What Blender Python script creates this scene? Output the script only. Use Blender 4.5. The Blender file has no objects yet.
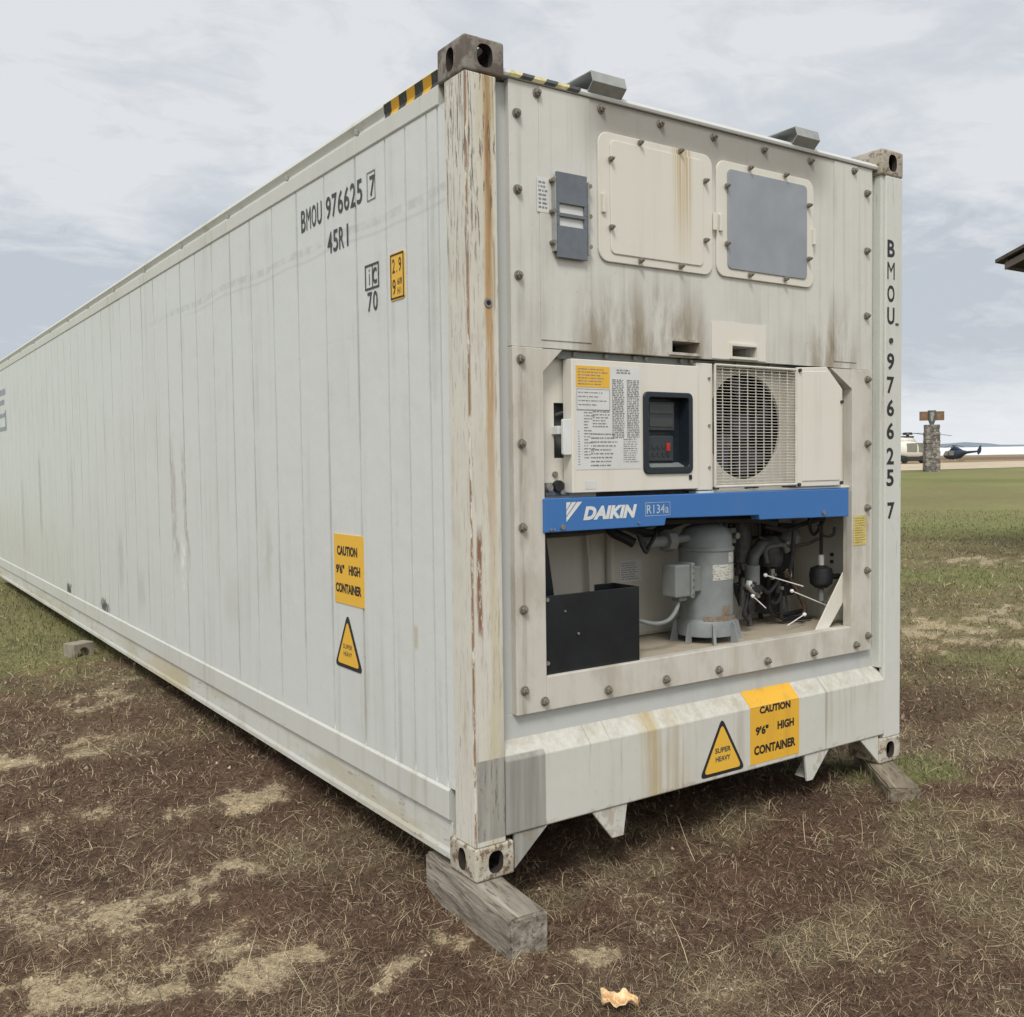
import bpy, bmesh, math, random
import numpy as np
from mathutils import Vector, Matrix, Euler

random.seed(7); rng = np.random.default_rng(11)
scene = bpy.context.scene
COL = scene.collection
RAD = math.radians

# ------------------------------------------------------------------ camera, sky, sun, exposure
# The container rests about half a degree off level: everything of it is built in its own
# coordinates (origin = near bottom corner, x across the end, y along its length) and turned by TILT.
dh = Vector((0.8715172, 0.49027273, 0.00950911))
TILT = dh.rotation_difference(Vector((dh.x, dh.y, 0)))
TM = TILT.to_matrix().to_4x4()
cam_data = bpy.data.cameras.new('camera'); cam = bpy.data.objects.new('camera', cam_data); COL.objects.link(cam)
CM = Matrix(((0.824891266, 0.0365811965, -0.5641065636), (-0.565142127, 0.0304328524, -0.8244320574), (-0.0129913393, 0.9988671872, 0.0457773694)))
CC = Vector((-1.7904426, -2.8659751, 1.4574553))
cam.matrix_world = TM @ (Matrix.Translation(CC) @ CM.to_4x4())
cam_data.sensor_fit = 'HORIZONTAL'; cam_data.sensor_width = 36
cam_data.lens = 36 * 989.23 / 1024
cam_data.clip_start = 0.05; cam_data.clip_end = 20000
scene.camera = cam
EYE = TM @ CC
FWD = TM.to_3x3() @ (CM @ Vector((0, 0, -1))); FWD.z = 0; FWD.normalize()
RGT = Vector((FWD.y, -FWD.x, 0))
def at(lat, dep, z=0.0):
    p = EYE + RGT * lat + FWD * dep
    return Vector((p.x, p.y, z))

SUN_EL, SUN_AZ = 50.0, 222.0     # compass-like azimuth measured from +Y towards +X
sd = Vector((math.sin(RAD(SUN_AZ)) * math.cos(RAD(SUN_EL)), math.cos(RAD(SUN_AZ)) * math.cos(RAD(SUN_EL)), math.sin(RAD(SUN_EL))))
sun_d = bpy.data.lights.new('sun', 'SUN'); sun_d.energy = 1.9; sun_d.angle = RAD(16); sun_d.color = (1.0, 0.955, 0.89)
sun = bpy.data.objects.new('sun', sun_d); COL.objects.link(sun)
sun.rotation_euler = sd.to_track_quat('Z', 'Y').to_euler(); sun.location = (0, 0, 20)

scene.view_settings.view_transform = 'Standard'; scene.view_settings.look = 'None'
scene.view_settings.exposure = 0.14; scene.view_settings.gamma = 1.0
scene.view_settings.use_curve_mapping = False

# ------------------------------------------------------------------ node helper
class NT:
    def __init__(s, tree): s.t = tree; s.n = tree.nodes; s.l = tree.links
    def _set(s, sock, v):
        if v is None: return
        if hasattr(v, 'is_linked') or isinstance(v, bpy.types.NodeSocket): s.l.new(v, sock)
        else:
            if isinstance(v, (tuple, list)) and len(v) == 3 and sock.type == 'RGBA': v = (*v, 1)
            sock.default_value = v
    def math(s, op, a, b=None, c=None, clamp=False):
        n = s.n.new('ShaderNodeMath'); n.operation = op; n.use_clamp = clamp
        for i, v in enumerate((a, b, c)): s._set(n.inputs[i], v)
        return n.outputs[0]
    def add(s, a, b): return s.math('ADD', a, b)
    def sub(s, a, b): return s.math('SUBTRACT', a, b)
    def mul(s, a, b): return s.math('MULTIPLY', a, b)
    def mx(s, a, b): return s.math('MAXIMUM', a, b)
    def mn(s, a, b): return s.math('MINIMUM', a, b)
    def sstep(s, v, lo, hi, o0=0.0, o1=1.0):
        n = s.n.new('ShaderNodeMapRange'); n.interpolation_type = 'SMOOTHSTEP'
        for k, x in (('Value', v), ('From Min', lo), ('From Max', hi), ('To Min', o0), ('To Max', o1)): s._set(n.inputs[k], x)
        return n.outputs['Result']
    def band(s, v, a, b, soft):
        """1 between a and b with soft edges"""
        return s.mul(s.sstep(v, a - soft, a + soft), s.sstep(v, b - soft, b + soft, 1.0, 0.0))
    def coord(s, which='Object'):
        return s.n.new('ShaderNodeTexCoord').outputs[which]
    def sep(s, v):
        n = s.n.new('ShaderNodeSeparateXYZ'); s.l.new(v, n.inputs[0]); return n.outputs
    def comb(s, x, y, z):
        n = s.n.new('ShaderNodeCombineXYZ')
        for i, v in enumerate((x, y, z)): s._set(n.inputs[i], v)
        return n.outputs[0]
    def map(s, v, scale=(1, 1, 1), loc=(0, 0, 0), rot=(0, 0, 0)):
        n = s.n.new('ShaderNodeMapping'); s.l.new(v, n.inputs['Vector'])
        n.inputs['Scale'].default_value = scale; n.inputs['Location'].default_value = loc; n.inputs['Rotation'].default_value = rot
        return n.outputs[0]
    def noise(s, v, scale=5, detail=4, rough=0.55, dist=0.0):
        n = s.n.new('ShaderNodeTexNoise'); s.l.new(v, n.inputs['Vector'])
        n.inputs['Scale'].default_value = scale; n.inputs['Detail'].default_value = detail
        n.inputs['Roughness'].default_value = rough; n.inputs['Distortion'].default_value = dist
        return n.outputs['Fac']
    def vor(s, v, scale=5, feature='F1'):
        n = s.n.new('ShaderNodeTexVoronoi'); n.feature = feature; s.l.new(v, n.inputs['Vector']); n.inputs['Scale'].default_value = scale
        return n.outputs
    def mix(s, f, a, b, mode='MIX'):
        n = s.n.new('ShaderNodeMix'); n.data_type = 'RGBA'; n.blend_type = mode; n.clamp_factor = True
        s._set(n.inputs[0], f); s._set(n.inputs[6], a); s._set(n.inputs[7], b)
        return n.outputs[2]
    def bump(s, h, strength=0.3, dist=0.01):
        n = s.n.new('ShaderNodeBump'); n.inputs['Strength'].default_value = strength; n.inputs['Distance'].default_value = dist
        s.l.new(h, n.inputs['Height']); return n.outputs[0]
    def out(s, color, rough=0.5, metal=0.0, normal=None, spec=0.5, alpha=None):
        b = s.n.get('Principled BSDF') or s.n.new('ShaderNodeBsdfPrincipled')
        s._set(b.inputs['Base Color'], color); s._set(b.inputs['Roughness'], rough); s._set(b.inputs['Metallic'], metal)
        b.inputs['Specular IOR Level'].default_value = spec
        if normal is not None: s.l.new(normal, b.inputs['Normal'])
        return b

def mat(name):
    m = bpy.data.materials.new(name); m.use_nodes = True
    return m, NT(m.node_tree)

# ------------------------------------------------------------------ world: overcast over a Nishita sky
w = bpy.data.worlds.new('World'); scene.world = w; w.use_nodes = True
T = NT(w.node_tree); bg = w.node_tree.nodes['Background']
sky = T.n.new('ShaderNodeTexSky'); sky.sky_type = 'NISHITA'; sky.sun_disc = False
sky.sun_elevation = RAD(SUN_EL); sky.sun_rotation = RAD(SUN_AZ); sky.dust_density = 2.0
gc = T.coord('Generated'); x, y, z = T.sep(gc)
zc = T.mx(z, 0.0)
inv = T.math('DIVIDE', 1.0, T.add(zc, 0.20))
pl = T.comb(T.mul(x, inv), T.mul(y, inv), 0.0)
n1 = T.noise(T.map(pl, (0.75, 0.9, 1), rot=(0, 0, RAD(35))), 2.1, 7, 0.60, 0.6)
n2 = T.noise(T.map(pl, (1, 1.3, 1), (5, 2, 0), (0, 0, RAD(35))), 5.5, 7, 0.62, 0.9)
n3 = T.noise(T.map(pl, (0.3, 0.3, 1), (1.3, 7, 0)), 0.8, 3, 0.5)
cl = T.add(T.mul(n1, 0.55), T.add(T.mul(n2, 0.25), T.mul(n3, 0.20)))
light = (6.9, 7.1, 7.35); dark = (4.9, 5.3, 5.85)
up = T.sstep(zc, 0.10, 0.34)
f = T.add(T.sstep(cl, 0.40, 0.60), T.add(T.mul(up, 0.42), -0.04))
f = T.sub(f, T.mul(T.band(T.add(zc, T.mul(T.sub(n1, 0.5), 0.12)), 0.07, 0.20, 0.05), 0.42))
c = T.mix(f, dark, light)
hz = T.sstep(T.add(zc, T.mul(T.sub(n2, 0.5), 0.10)), 0.01, 0.10, 1.0, 0.0)
c = T.mix(T.mul(hz, 0.75), c, (8.0, 8.3, 8.6))
# the overcast is brighter round the hidden sun
sdir = T.comb(sd.x, sd.y, sd.z)
dt = T.n.new('ShaderNodeVectorMath'); dt.operation = 'DOT_PRODUCT'; T.l.new(gc, dt.inputs[0]); T.l.new(sdir, dt.inputs[1])
gl = T.sstep(dt.outputs['Value'], -0.1, 1.0)
c = T.mix(T.mul(gl, 1.0), c, (10.5, 10.4, 10.2))
c = T.mix(0.04, c, sky.outputs[0])
T.l.new(c, bg.inputs[0]); bg.inputs[1].default_value = 0.1

# ------------------------------------------------------------------ materials
def streak_paint(name, base, dirt=(0.22, 0.19, 0.14), amount=0.35, rough=0.45, rust=0.0, chips=0.0, fine=1.0, cracks=0.0, extra=None, metal=0.0, bumps=0.15):
    m, t = mat(name); co = t.coord(); X, Y, Z = t.sep(co)
    big = t.noise(co, 1.6, 5, 0.6)
    st = t.noise(t.map(co, (14, 14, 0.7)), 1.0, 5, 0.62)
    st2 = t.noise(t.map(co, (46, 46, 1.3), (3, 1, 2)), 1.0, 4, 0.6)
    sp = t.noise(co, 90, 3, 0.6)
    d = t.mul(t.sstep(st, 0.48, 0.78), t.sstep(big, 0.35, 0.65))
    d = t.add(d, t.mul(t.mul(t.sstep(st2, 0.56, 0.8), t.sstep(big, 0.40, 0.7)), 0.7 * fine))
    d = t.add(d, t.mul(t.sstep(big, 0.45, 0.85), 0.35))
    d = t.mul(d, amount)
    c = t.mix(d, base, dirt)
    c = t.mix(t.mul(t.sstep(sp, 0.66, 0.74), 0.25 * min(1, amount * 2)), c, (0.15, 0.13, 0.11))
    if rust > 0:
        r1 = t.noise(t.map(co, (30, 30, 1.6), (7, 3, 1)), 1.0, 5, 0.65)
        r = t.mul(t.sstep(r1, 0.60, 0.72), t.sstep(t.noise(co, 3.3, 3, 0.5), 0.45, 0.62))
        c = t.mix(t.mul(r, rust), c, (0.19, 0.10, 0.04))
    if cracks > 0:
        k1 = t.noise(t.map(co, (70, 70, 5.0), (2, 9, 4)), 1.0, 6, 0.7, 0.4)
        k = t.mul(t.sstep(k1, 0.585, 0.625), t.sstep(t.noise(t.map(co, (9, 9, 1.4), (1, 1, 9)), 1.0, 3, 0.5), 0.46, 0.58))
        c = t.mix(t.mul(k, cracks), c, (0.10, 0.075, 0.055))
    if chips > 0:
        k2 = t.noise(co, 34, 6, 0.7)
        k = t.sstep(k2, 0.71, 0.73)
        c = t.mix(t.mul(k, chips), c, (0.12, 0.09, 0.065))
    if extra: c = extra(t, c, X, Y, Z, co)
    rg = t.add(rough, t.mul(big, 0.25))
    nm = t.bump(t.add(t.noise(co, 7, 4, 0.5), t.mul(st, 0.3)), bumps, 0.01)
    t.out(c, rg, metal, nm, 0.35)
    return m

def side_extra(t, c, X, Y, Z, co):
    # green-brown bloom low down and far along, purple-grey scrape, patched seam line of old tape glue
    lo = t.mul(t.sstep(Z, 1.3, 0.5), t.sstep(Y, 3.0, 9.0))
    nn = t.noise(t.map(co, (1, 2.2, 0.8)), 1.5, 5, 0.6)
    c = t.mix(t.mul(t.mul(lo, nn), 0.45), c, (0.42, 0.40, 0.30))
    wob = t.noise(t.map(co, (1, 5, 1.2)), 2.0, 4, 0.6)
    sc = t.mul(t.band(t.add(Y, t.mul(wob, 0.35)), 3.38, 3.86, 0.10), t.band(t.add(Z, t.mul(wob, 0.3)), 0.82, 1.72, 0.10))
    sk = t.noise(t.map(co, (1, 22, 1.5), (4, 4, 4)), 1.0, 5, 0.65)
    wv = t.mul(t.sub(t.noise(t.map(co, (1, 1, 4)), 2.0, 5, 0.65), 0.5), 0.16)
    for ya_, hw_ in ((3.60, 0.05), (3.36, 0.035)):
        ln = t.mul(t.sstep(t.math('ABSOLUTE', t.sub(t.add(Y, wv), t.add(ya_, t.mul(t.sub(Z, 1.2), 0.10)))), hw_ * 0.4, hw_ * 1.6, 1.0, 0.0), t.band(Z, 0.84, 1.56, 0.14))
        c = t.mix(t.mul(t.mul(ln, t.sstep(t.noise(t.map(co, (1, 30, 9)), 1.0, 5, 0.7), 0.36, 0.56)), 0.55), c, (0.33, 0.29, 0.27))
    pal_ = t.mul(t.sstep(t.math('ABSOLUTE', t.sub(t.add(Y, wv), 3.44)), 0.02, 0.045, 1.0, 0.0), t.band(Z, 0.68, 1.0, 0.05))
    c = t.mix(t.mul(t.mul(pal_, t.sstep(t.noise(t.map(co, (1, 18, 12)), 1.0, 5, 0.7), 0.46, 0.56)), 0.8), c, (0.80, 0.81, 0.79))
    for ya_, z0_, z1_, st_, wd_ in ((6.9, .9, 1.5, .35, .09), (8.6, .8, 1.6, .45, .10), (5.1, .55, .95, .35, .12), (1.95, .9, 1.15, .28, .06), (2.5, .6, .8, .22, .2), (9.8, .5, 1.3, .3, .15), (4.5, .45, .7, .3, .15)):
        ln = t.mul(t.sstep(t.math('ABSOLUTE', t.sub(t.add(Y, wv), ya_)), wd_ * 0.3, wd_, 1.0, 0.0), t.band(Z, z0_, z1_, 0.12))
        c = t.mix(t.mul(ln, st_), c, (0.36, 0.35, 0.31))
    # grime that has settled in and beside some of the joints
    jn = t.math('ABSOLUTE', t.sub(t.math('FRACT', t.add(t.math('DIVIDE', t.sub(Y, 0.862), 0.3105), 0.5)), 0.5))
    jm = t.mul(t.sstep(jn, 0.02, 0.07, 1.0, 0.0), t.sstep(t.noise(t.map(co, (1, 1.3, 1.1)), 1.5, 5, 0.65), 0.40, 0.68))
    c = t.mix(t.mul(jm, 0.45), c, (0.36, 0.37, 0.34))
    yst = t.mul(t.band(Z, 0.02, 0.165, 0.01), t.band(t.add(Y, wv), 3.4, 3.9, 0.2))
    w2 = t.noise(t.map(co, (1, 1, 1)), 0.9, 2, 0.5)
    zl = t.add(2.43, t.mul(t.sub(w2, 0.5), 0.10))
    off = t.math('ABSOLUTE', t.sub(Z, zl))
    tape = t.mul(t.sstep(off, 0.012, 0.022, 1.0, 0.0), t.band(Y, -0.1, 4.0, 0.3))
    c = t.mix(t.mul(t.mul(tape, t.sstep(t.noise(t.map(co, (1, 6, 6)), 2, 4, 0.6), 0.38, 0.60)), 0.45), c, (0.40, 0.41, 0.41))
    off2 = t.math('ABSOLUTE', t.sub(Z, t.sub(zl, 0.045)))
    tp2 = t.mul(t.sstep(off2, 0.004, 0.010, 1.0, 0.0), t.band(Y, -0.1, 3.2, 0.3))
    c = t.mix(t.mul(tp2, 0.22), c, (0.35, 0.36, 0.36))
    # two scorched chips beside the fork pockets
    for yy, zz, ry in ((7.2, 0.315, 0.12), (5.70, 0.325, 0.15)):
        dd = t.math('SQRT', t.add(t.math('POWER', t.math('DIVIDE', t.sub(Y, yy), ry), 2.0), t.math('POWER', t.math('DIVIDE', t.sub(Z, zz), 0.06), 2.0)))
        dd = t.add(dd, t.mul(t.sub(t.noise(t.map(co, (1, 1, .6)), 30, 5, 0.75), 0.5), 4.5))
        c = t.mix(t.mul(t.sstep(dd, 0.75, 0.95, 1.0, 0.0), 0.92), c, (0.05, 0.05, 0.05))
    # fine long scratches
    s1 = t.noise(t.map(co, (1, 0.35, 60), (0, 0, 3)), 1.0, 3, 0.7)
    c = t.mix(t.mul(t.sstep(s1, 0.69, 0.74), 0.18), c, (0.40, 0.41, 0.41))
    # torn paint flake
    fl = t.mul(t.band(Y, 0.40, 0.43, 0.008), t.band(Z, 0.76, 0.845, 0.012))
    c = t.mix(t.mul(fl, 0.7), c, (0.45, 0.40, 0.28))
    return c
M_SIDE = streak_paint('weathered_grey_white_paint', (0.60, 0.632, 0.618), (0.41, 0.41, 0.37), 0.5, 0.40, extra=side_extra, fine=0.7, bumps=0.35)
def rail_extra(t, c, X, Y, Z, co):
    n = t.noise(t.map(co, (1, 1.1, 6)), 1.2, 5, 0.65)
    low = t.sstep(Z, 0.20, 0.12)
    low = t.sstep(Z, 0.12, 0.20, 1.0, 0.0)
    c = t.mix(t.mul(t.mul(low, t.sstep(n, 0.42, 0.66)), 0.55), c, (0.42, 0.38, 0.25))
    c = t.mix(t.mul(t.mul(low, t.band(t.add(Y, t.mul(n, 0.6)), 3.7, 4.6, 0.25)), 0.55), c, (0.48, 0.41, 0.24))
    ch = t.mul(t.sstep(t.noise(t.map(co, (1, 5, 22)), 1.6, 5, 0.7), 0.60, 0.64), low)
    c = t.mix(t.mul(ch, 0.6), c, (0.22, 0.20, 0.16))
    return c
M_RAIL = streak_paint('rail_paint', (0.56, 0.575, 0.54), (0.34, 0.31, 0.23), 0.6, 0.45, rust=0.35, chips=0.35, extra=rail_extra)

def post_extra(t, c, X, Y, Z, co):
    wob = t.mul(t.sub(t.noise(t.map(co, (3, 3, 2.2)), 1.0, 4, 0.6), 0.5), 0.05)
    front = t.sstep(Y, 0.004, 0.012, 1.0, 0.0)
    run = t.mul(t.mul(t.band(t.add(X, t.mul(wob, 0.7)), 0.072, 0.102, 0.008), t.sstep(Z, 0.7, 1.9)), front)
    run = t.mul(run, t.sstep(t.noise(t.map(co, (90, 90, 2.5)), 1.0, 5, 0.7), 0.26, 0.46))
    c = t.mix(t.mul(run, 0.85), c, (0.42, 0.235, 0.075))
    rl = t.mul(t.mul(t.band(t.add(X, t.mul(wob, 0.5)), 0.106, 0.113, 0.003), t.sstep(t.noise(t.map(co, (9, 9, 1.3), (4, 0, 0)), 1.0, 4, 0.6), 0.48, 0.56)), front)
    c = t.mix(t.mul(rl, 0.6), c, (0.22, 0.12, 0.06))
    run2 = t.mul(t.mul(t.band(t.add(X, wob), 0.082, 0.096, 0.006), t.sstep(Z, 1.9, 2.65)), front)
    c = t.mix(t.mul(run2, 0.8), c, (0.20, 0.085, 0.04))
    yel = t.mul(t.mul(t.band(t.add(X, wob), 0.05, 0.115, 0.03), t.sstep(t.noise(t.map(co, (20, 20, 0.9)), 1.0, 4, 0.6), 0.42, 0.60)), front)
    c = t.mix(t.mul(yel, 0.50), c, (0.50, 0.44, 0.25))
    # long gash of rust near the edge
    g1 = t.mul(t.band(t.add(X, t.mul(wob, 0.6)), 0.022, 0.042, 0.005), t.band(t.add(Z, t.mul(wob, 3)), 0.86, 1.22, 0.04))
    g1 = t.mul(g1, t.sstep(t.noise(t.map(co, (70, 70, 16)), 1.0, 5, 0.7), 0.38, 0.50))
    c = t.mix(t.mul(t.mul(g1, front), 0.9), c, (0.21, 0.085, 0.035))
    edge = t.math('SQRT', t.add(t.math('POWER', X, 2.0), t.math('POWER', Y, 2.0)))
    er = t.mul(t.sstep(edge, 0.002, 0.011, 1.0, 0.0), t.sstep(t.noise(t.map(co, (30, 30, 5)), 1.0, 6, 0.7), 0.44, 0.50))
    c = t.mix(t.mul(er, 0.9), c, (0.22, 0.11, 0.045))
    kb = t.add(t.noise(t.map(co, (95, 95, 6.5), (5, 5, 5)), 1.0, 7, 0.72, 0.5), t.mul(t.mul(t.sstep(Z, 1.7, 2.7), t.sstep(X, 0.06, 0.02, 1.0, 0.0) if False else t.sstep(X, 0.02, 0.06, 1.0, 0.0)), 0.035))
    up = t.add(0.25, t.mul(t.sstep(Z, 1.6, 2.6), 0.6))
    k = t.mul(t.sstep(kb, 0.555, 0.60), up)
    c = t.mix(k, c, (0.12, 0.09, 0.07))
    # grey primer patch at the foot
    gp = t.mul(t.mul(t.band(Z, 0.138, 0.423, 0.002), t.sstep(X, 0.008, 0.010)), front)
    gn = t.noise(t.map(co, (30, 30, 1.5)), 1.0, 5, 0.6)
    gcol = t.mix(t.sstep(gn, 0.2, 0.8), (0.20, 0.195, 0.175), (0.36, 0.355, 0.325)); gcol = t.mix(t.mul(t.sstep(t.noise(t.map(co, (60, 60, 9), (3, 3, 1)), 1.0, 6, 0.7), 0.56, 0.60), 0.7), gcol, (0.09, 0.085, 0.075))
    c = t.mix(t.mul(gp, 0.92), c, gcol)
    return c
M_POST = streak_paint('rust_streaked_post_paint', (0.61, 0.60, 0.535), (0.33, 0.30, 0.21), 0.7, 0.5, rust=0.3, chips=0.3, cracks=0.45, extra=post_extra, bumps=0.4)
M_POST_R = streak_paint('post_paint', (0.58, 0.60, 0.56), (0.36, 0.33, 0.26), 0.5, 0.5, rust=0.4, chips=0.4, cracks=0.35, bumps=0.3)
M_CHAN = streak_paint('channel_paint', (0.50, 0.52, 0.51), (0.36, 0.35, 0.31), 0.4, 0.45)

def front_extra(t, c, X, Y, Z, co):
    # grime collecting along the top edge, under the access plates and above the lower edge
    wob = t.noise(t.map(co, (5, 1, 1.2)), 1.0, 4, 0.6)
    topg = t.mul(t.sstep(t.add(Z, t.mul(wob, 0.14)), 2.60, 2.80), t.band(X, 0.55, 1.9, 0.12))
    c = t.mix(t.mul(topg, 0.75), c, (0.21, 0.195, 0.17))
    runs = t.noise(t.map(co, (8, 1, 1.6), (2, 2, 2)), 1.0, 6, 0.66, 0.4)
    low = t.mul(t.sstep(t.add(Z, t.mul(t.sub(t.noise(t.map(co, (7, 1, 0.2)), 1.0, 4, 0.6), 0.5), 0.5)), 1.90, 2.22, 1.0, 0.0), t.sstep(runs, 0.34, 0.62))
    xs = t.add(t.band(X, 0.50, 1.15, 0.12), t.add(t.band(X, 1.80, 2.10, 0.10), 0.30))
    c = t.mix(t.mul(t.mul(low, xs), 0.72), c, (0.24, 0.20, 0.135))
    r2 = t.noise(t.map(co, (34, 1, 0.6), (6, 2, 2)), 1.0, 4, 0.6)
    c = t.mix(t.mul(t.mul(t.sstep(r2, 0.52, 0.72), t.band(Z, 1.86, 2.76, 0.1)), 0.30), c, (0.33, 0.31, 0.27))
    return c
M_FRONT = streak_paint('stained_end_panel_paint', (0.60, 0.60, 0.565), (0.31, 0.285, 0.235), 0.6, 0.5, rust=0.10, extra=front_extra, bumps=0.3)
def flange_extra(t, c, X, Y, Z, co):
    n = t.noise(t.map(co, (4, 4, 2)), 1.3, 5, 0.65)
    c = t.mix(t.mul(t.sstep(n, 0.42, 0.66), 0.5), c, (0.33, 0.30, 0.235))
    # dark weeps at the bolt line
    b = t.mul(t.mul(t.band(X, 0.222, 0.242, 0.010), t.sstep(t.noise(t.map(co, (30, 1, 2.4)), 1.0, 4, 0.6), 0.42, 0.6)), 0.55)
    c = t.mix(b, c, (0.20, 0.17, 0.13))
    return c
M_FLANGE = streak_paint('grimy_flange_paint', (0.57, 0.555, 0.50), (0.28, 0.24, 0.165), 0.75, 0.5, rust=0.2, extra=flange_extra)
def sill_extra(t, c, X, Y, Z, co):
    topn = t.noise(t.map(co, (9, 9, 5)), 2.0, 7, 0.75)
    tp = t.mul(t.sstep(Z, 0.385, 0.42), t.sstep(topn, 0.34, 0.72))
    c = t.mix(t.mul(tp, 0.55), c, (0.30, 0.26, 0.18))
    yel = t.mul(t.band(t.add(X, t.mul(topn, 0.06)), 0.80, 1.05, 0.04), t.sstep(t.noise(t.map(co, (16, 1, 0.5)), 1.0, 4, 0.6), 0.40, 0.6))
    c = t.mix(t.mul(yel, 0.75), c, (0.42, 0.33, 0.16))
    runs = t.noise(t.map(co, (30, 1, 1.0), (2, 2, 2)), 1.0, 5, 0.6)
    c = t.mix(t.mul(t.sstep(runs, 0.60, 0.70), 0.55), c, (0.26, 0.235, 0.19))
    gp = t.mul(t.sstep(X, 0.298, 0.304, 1.0, 0.0), t.sstep(Z, 0.416, 0.422, 1.0, 0.0))
    gn = t.noise(t.map(co, (30, 30, 1.5)), 1.0, 5, 0.6)
    c = t.mix(t.mul(gp, 0.90), c, t.mix(t.sstep(gn, 0.2, 0.8), (0.20, 0.195, 0.175), (0.36, 0.355, 0.325)))
    lower = t.mul(t.sstep(t.add(Z, t.mul(topn, 0.05)), 0.175, 0.19, 1.0, 0.0), t.sstep(t.noise(co, 14, 5, 0.7), 0.52, 0.58))
    c = t.mix(t.mul(lower, 0.35), c, (0.26, 0.19, 0.11))
    return c
M_SILL = streak_paint('sill_paint', (0.57, 0.575, 0.53), (0.36, 0.32, 0.24), 0.6, 0.5, rust=0.2, chips=0.35, extra=sill_extra, bumps=0.3)

def simple(name, col, rough=0.5, metal=0.0, var=0.15, scale=30, bump=0.1, spec=0.4):
    m, t = mat(name); co = t.coord()
    n = t.noise(co, scale, 4, 0.6); n2 = t.noise(co, scale * 0.12, 3, 0.5)
    k = t.add(t.mul(n, 0.6), t.mul(n2, 0.4))
    a = tuple(v * (1 - var) for v in col); b = tuple(min(1, v * (1 + var)) for v in col)
    c = t.mix(t.sstep(k, 0.3, 0.7), a, b)
    t.out(c, rough, metal, t.bump(n, bump, 0.004), spec)
    return m
def cast_extra(t, c, X, Y, Z, co):
    n = t.noise(co, 11, 6, 0.7); n2 = t.noise(co, 45, 5, 0.7)
    c = t.mix(t.mul(t.sstep(n, 0.42, 0.56), 0.85), c, (0.105, 0.082, 0.070))
    c = t.mix(t.mul(t.sstep(n2, 0.58, 0.66), 0.6), c, (0.20, 0.11, 0.06))
    return c
M_CAST = streak_paint('rusty_casting', (0.25, 0.235, 0.21), (0.11, 0.09, 0.075), 1.0, 0.7, rust=0.6, chips=0.6, cracks=0.6, extra=cast_extra, bumps=0.9)
def castlow_extra(t, c, X, Y, Z, co):
    n = t.noise(co, 26, 6, 0.75); c = t.mix(t.mul(t.sstep(t.noise(co, 9, 4, 0.6), 0.38, 0.62), 0.55), c, (0.30, 0.25, 0.17))
    return t.mix(t.mul(t.sstep(n, 0.52, 0.57), 0.85), c, (0.14, 0.085, 0.05))
M_CAST_LOW = streak_paint('worn_casting', (0.50, 0.48, 0.41), (0.22, 0.17, 0.12), 0.9, 0.6, rust=0.8, chips=0.6, extra=castlow_extra, bumps=0.7)
M_CAST_TOP = streak_paint('rusty_edged_casting', (0.40, 0.385, 0.34), (0.17, 0.14, 0.11), 1.0, 0.65, rust=0.8, chips=0.9, cracks=0.8, extra=castlow_extra, bumps=0.8)
M_CAVDARK = simple('dark_casting_hollow', (0.035, 0.028, 0.024), 0.9, 0, 0.4, 30, 0.4)  # near-black brown for the inner faces of the castings
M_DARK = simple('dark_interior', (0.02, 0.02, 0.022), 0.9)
M_BOLT = simple('dull_bolt_steel', (0.23, 0.21, 0.18), 0.6, 0.35, 0.3, 60)
M_DOORW = streak_paint('cream_cover_paint', (0.68, 0.665, 0.60), (0.42, 0.36, 0.25), 0.32, 0.35, fine=0.6, bumps=0.08)
def rust_plate_extra(t, c, X, Y, Z, co):
    wob = t.mul(t.sub(t.noise(t.map(co, (3, 3, 1.5)), 1.0, 4, 0.6), 0.5), 0.03)
    xx = t.add(X, wob)
    st = t.noise(t.map(co, (110, 1, 0.8)), 1.0, 4, 0.6)
    r = t.mul(t.mul(t.band(xx, 0.975, 1.065, 0.02), t.sstep(st, 0.36, 0.62)), t.sstep(Z, 2.15, 2.60))
    c = t.mix(t.mul(r, 0.85), c, (0.46, 0.31, 0.11))
    return c
M_PLATE = streak_paint('access_plate_paint', (0.66, 0.645, 0.575), (0.45, 0.40, 0.31), 0.3, 0.4, extra=rust_plate_extra, bumps=0.08)
M_ALU = simple('dull_aluminium_sheet', (0.30, 0.325, 0.355), 0.5, 0.15, 0.10, 6, 0.03)
M_BRKT = simple('grey_bracket_steel', (0.31, 0.325, 0.315), 0.5, 0.1, 0.15)
M_STRAPPLATE = simple('slate_plastic', (0.135, 0.155, 0.18), 0.5, 0, 0.1)
M_BLUE = streak_paint('blue_beam_paint', (0.045, 0.16, 0.43), (0.10, 0.17, 0.30), 0.5, 0.35, fine=0.7, bumps=0.08)
M_WHITE = simple('white_lettering', (0.66, 0.68, 0.68), 0.5, 0, 0.08)
M_BLACK = simple('black_lettering', (0.022, 0.022, 0.024), 0.5, 0, 0.2)
M_FADE = simple('faded_black_lettering', (0.055, 0.06, 0.062), 0.6, 0, 0.4, 60)
M_YEL = streak_paint('yellow_decal', (0.76, 0.45, 0.05), (0.55, 0.34, 0.08), 0.45, 0.45, fine=1, bumps=0.06)
M_YEL_DIRTY = streak_paint('dirty_yellow_decal', (0.74, 0.42, 0.04), (0.40, 0.24, 0.06), 0.7, 0.45, fine=1, bumps=0.05)
M_YEL2 = simple('pale_yellow_sticker', (0.55, 0.46, 0.17), 0.5, 0, 0.25, 90, 0.02)
M_PAPER = simple('white_sticker', (0.62, 0.63, 0.62), 0.5, 0, 0.06, 12, 0.02)
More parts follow.
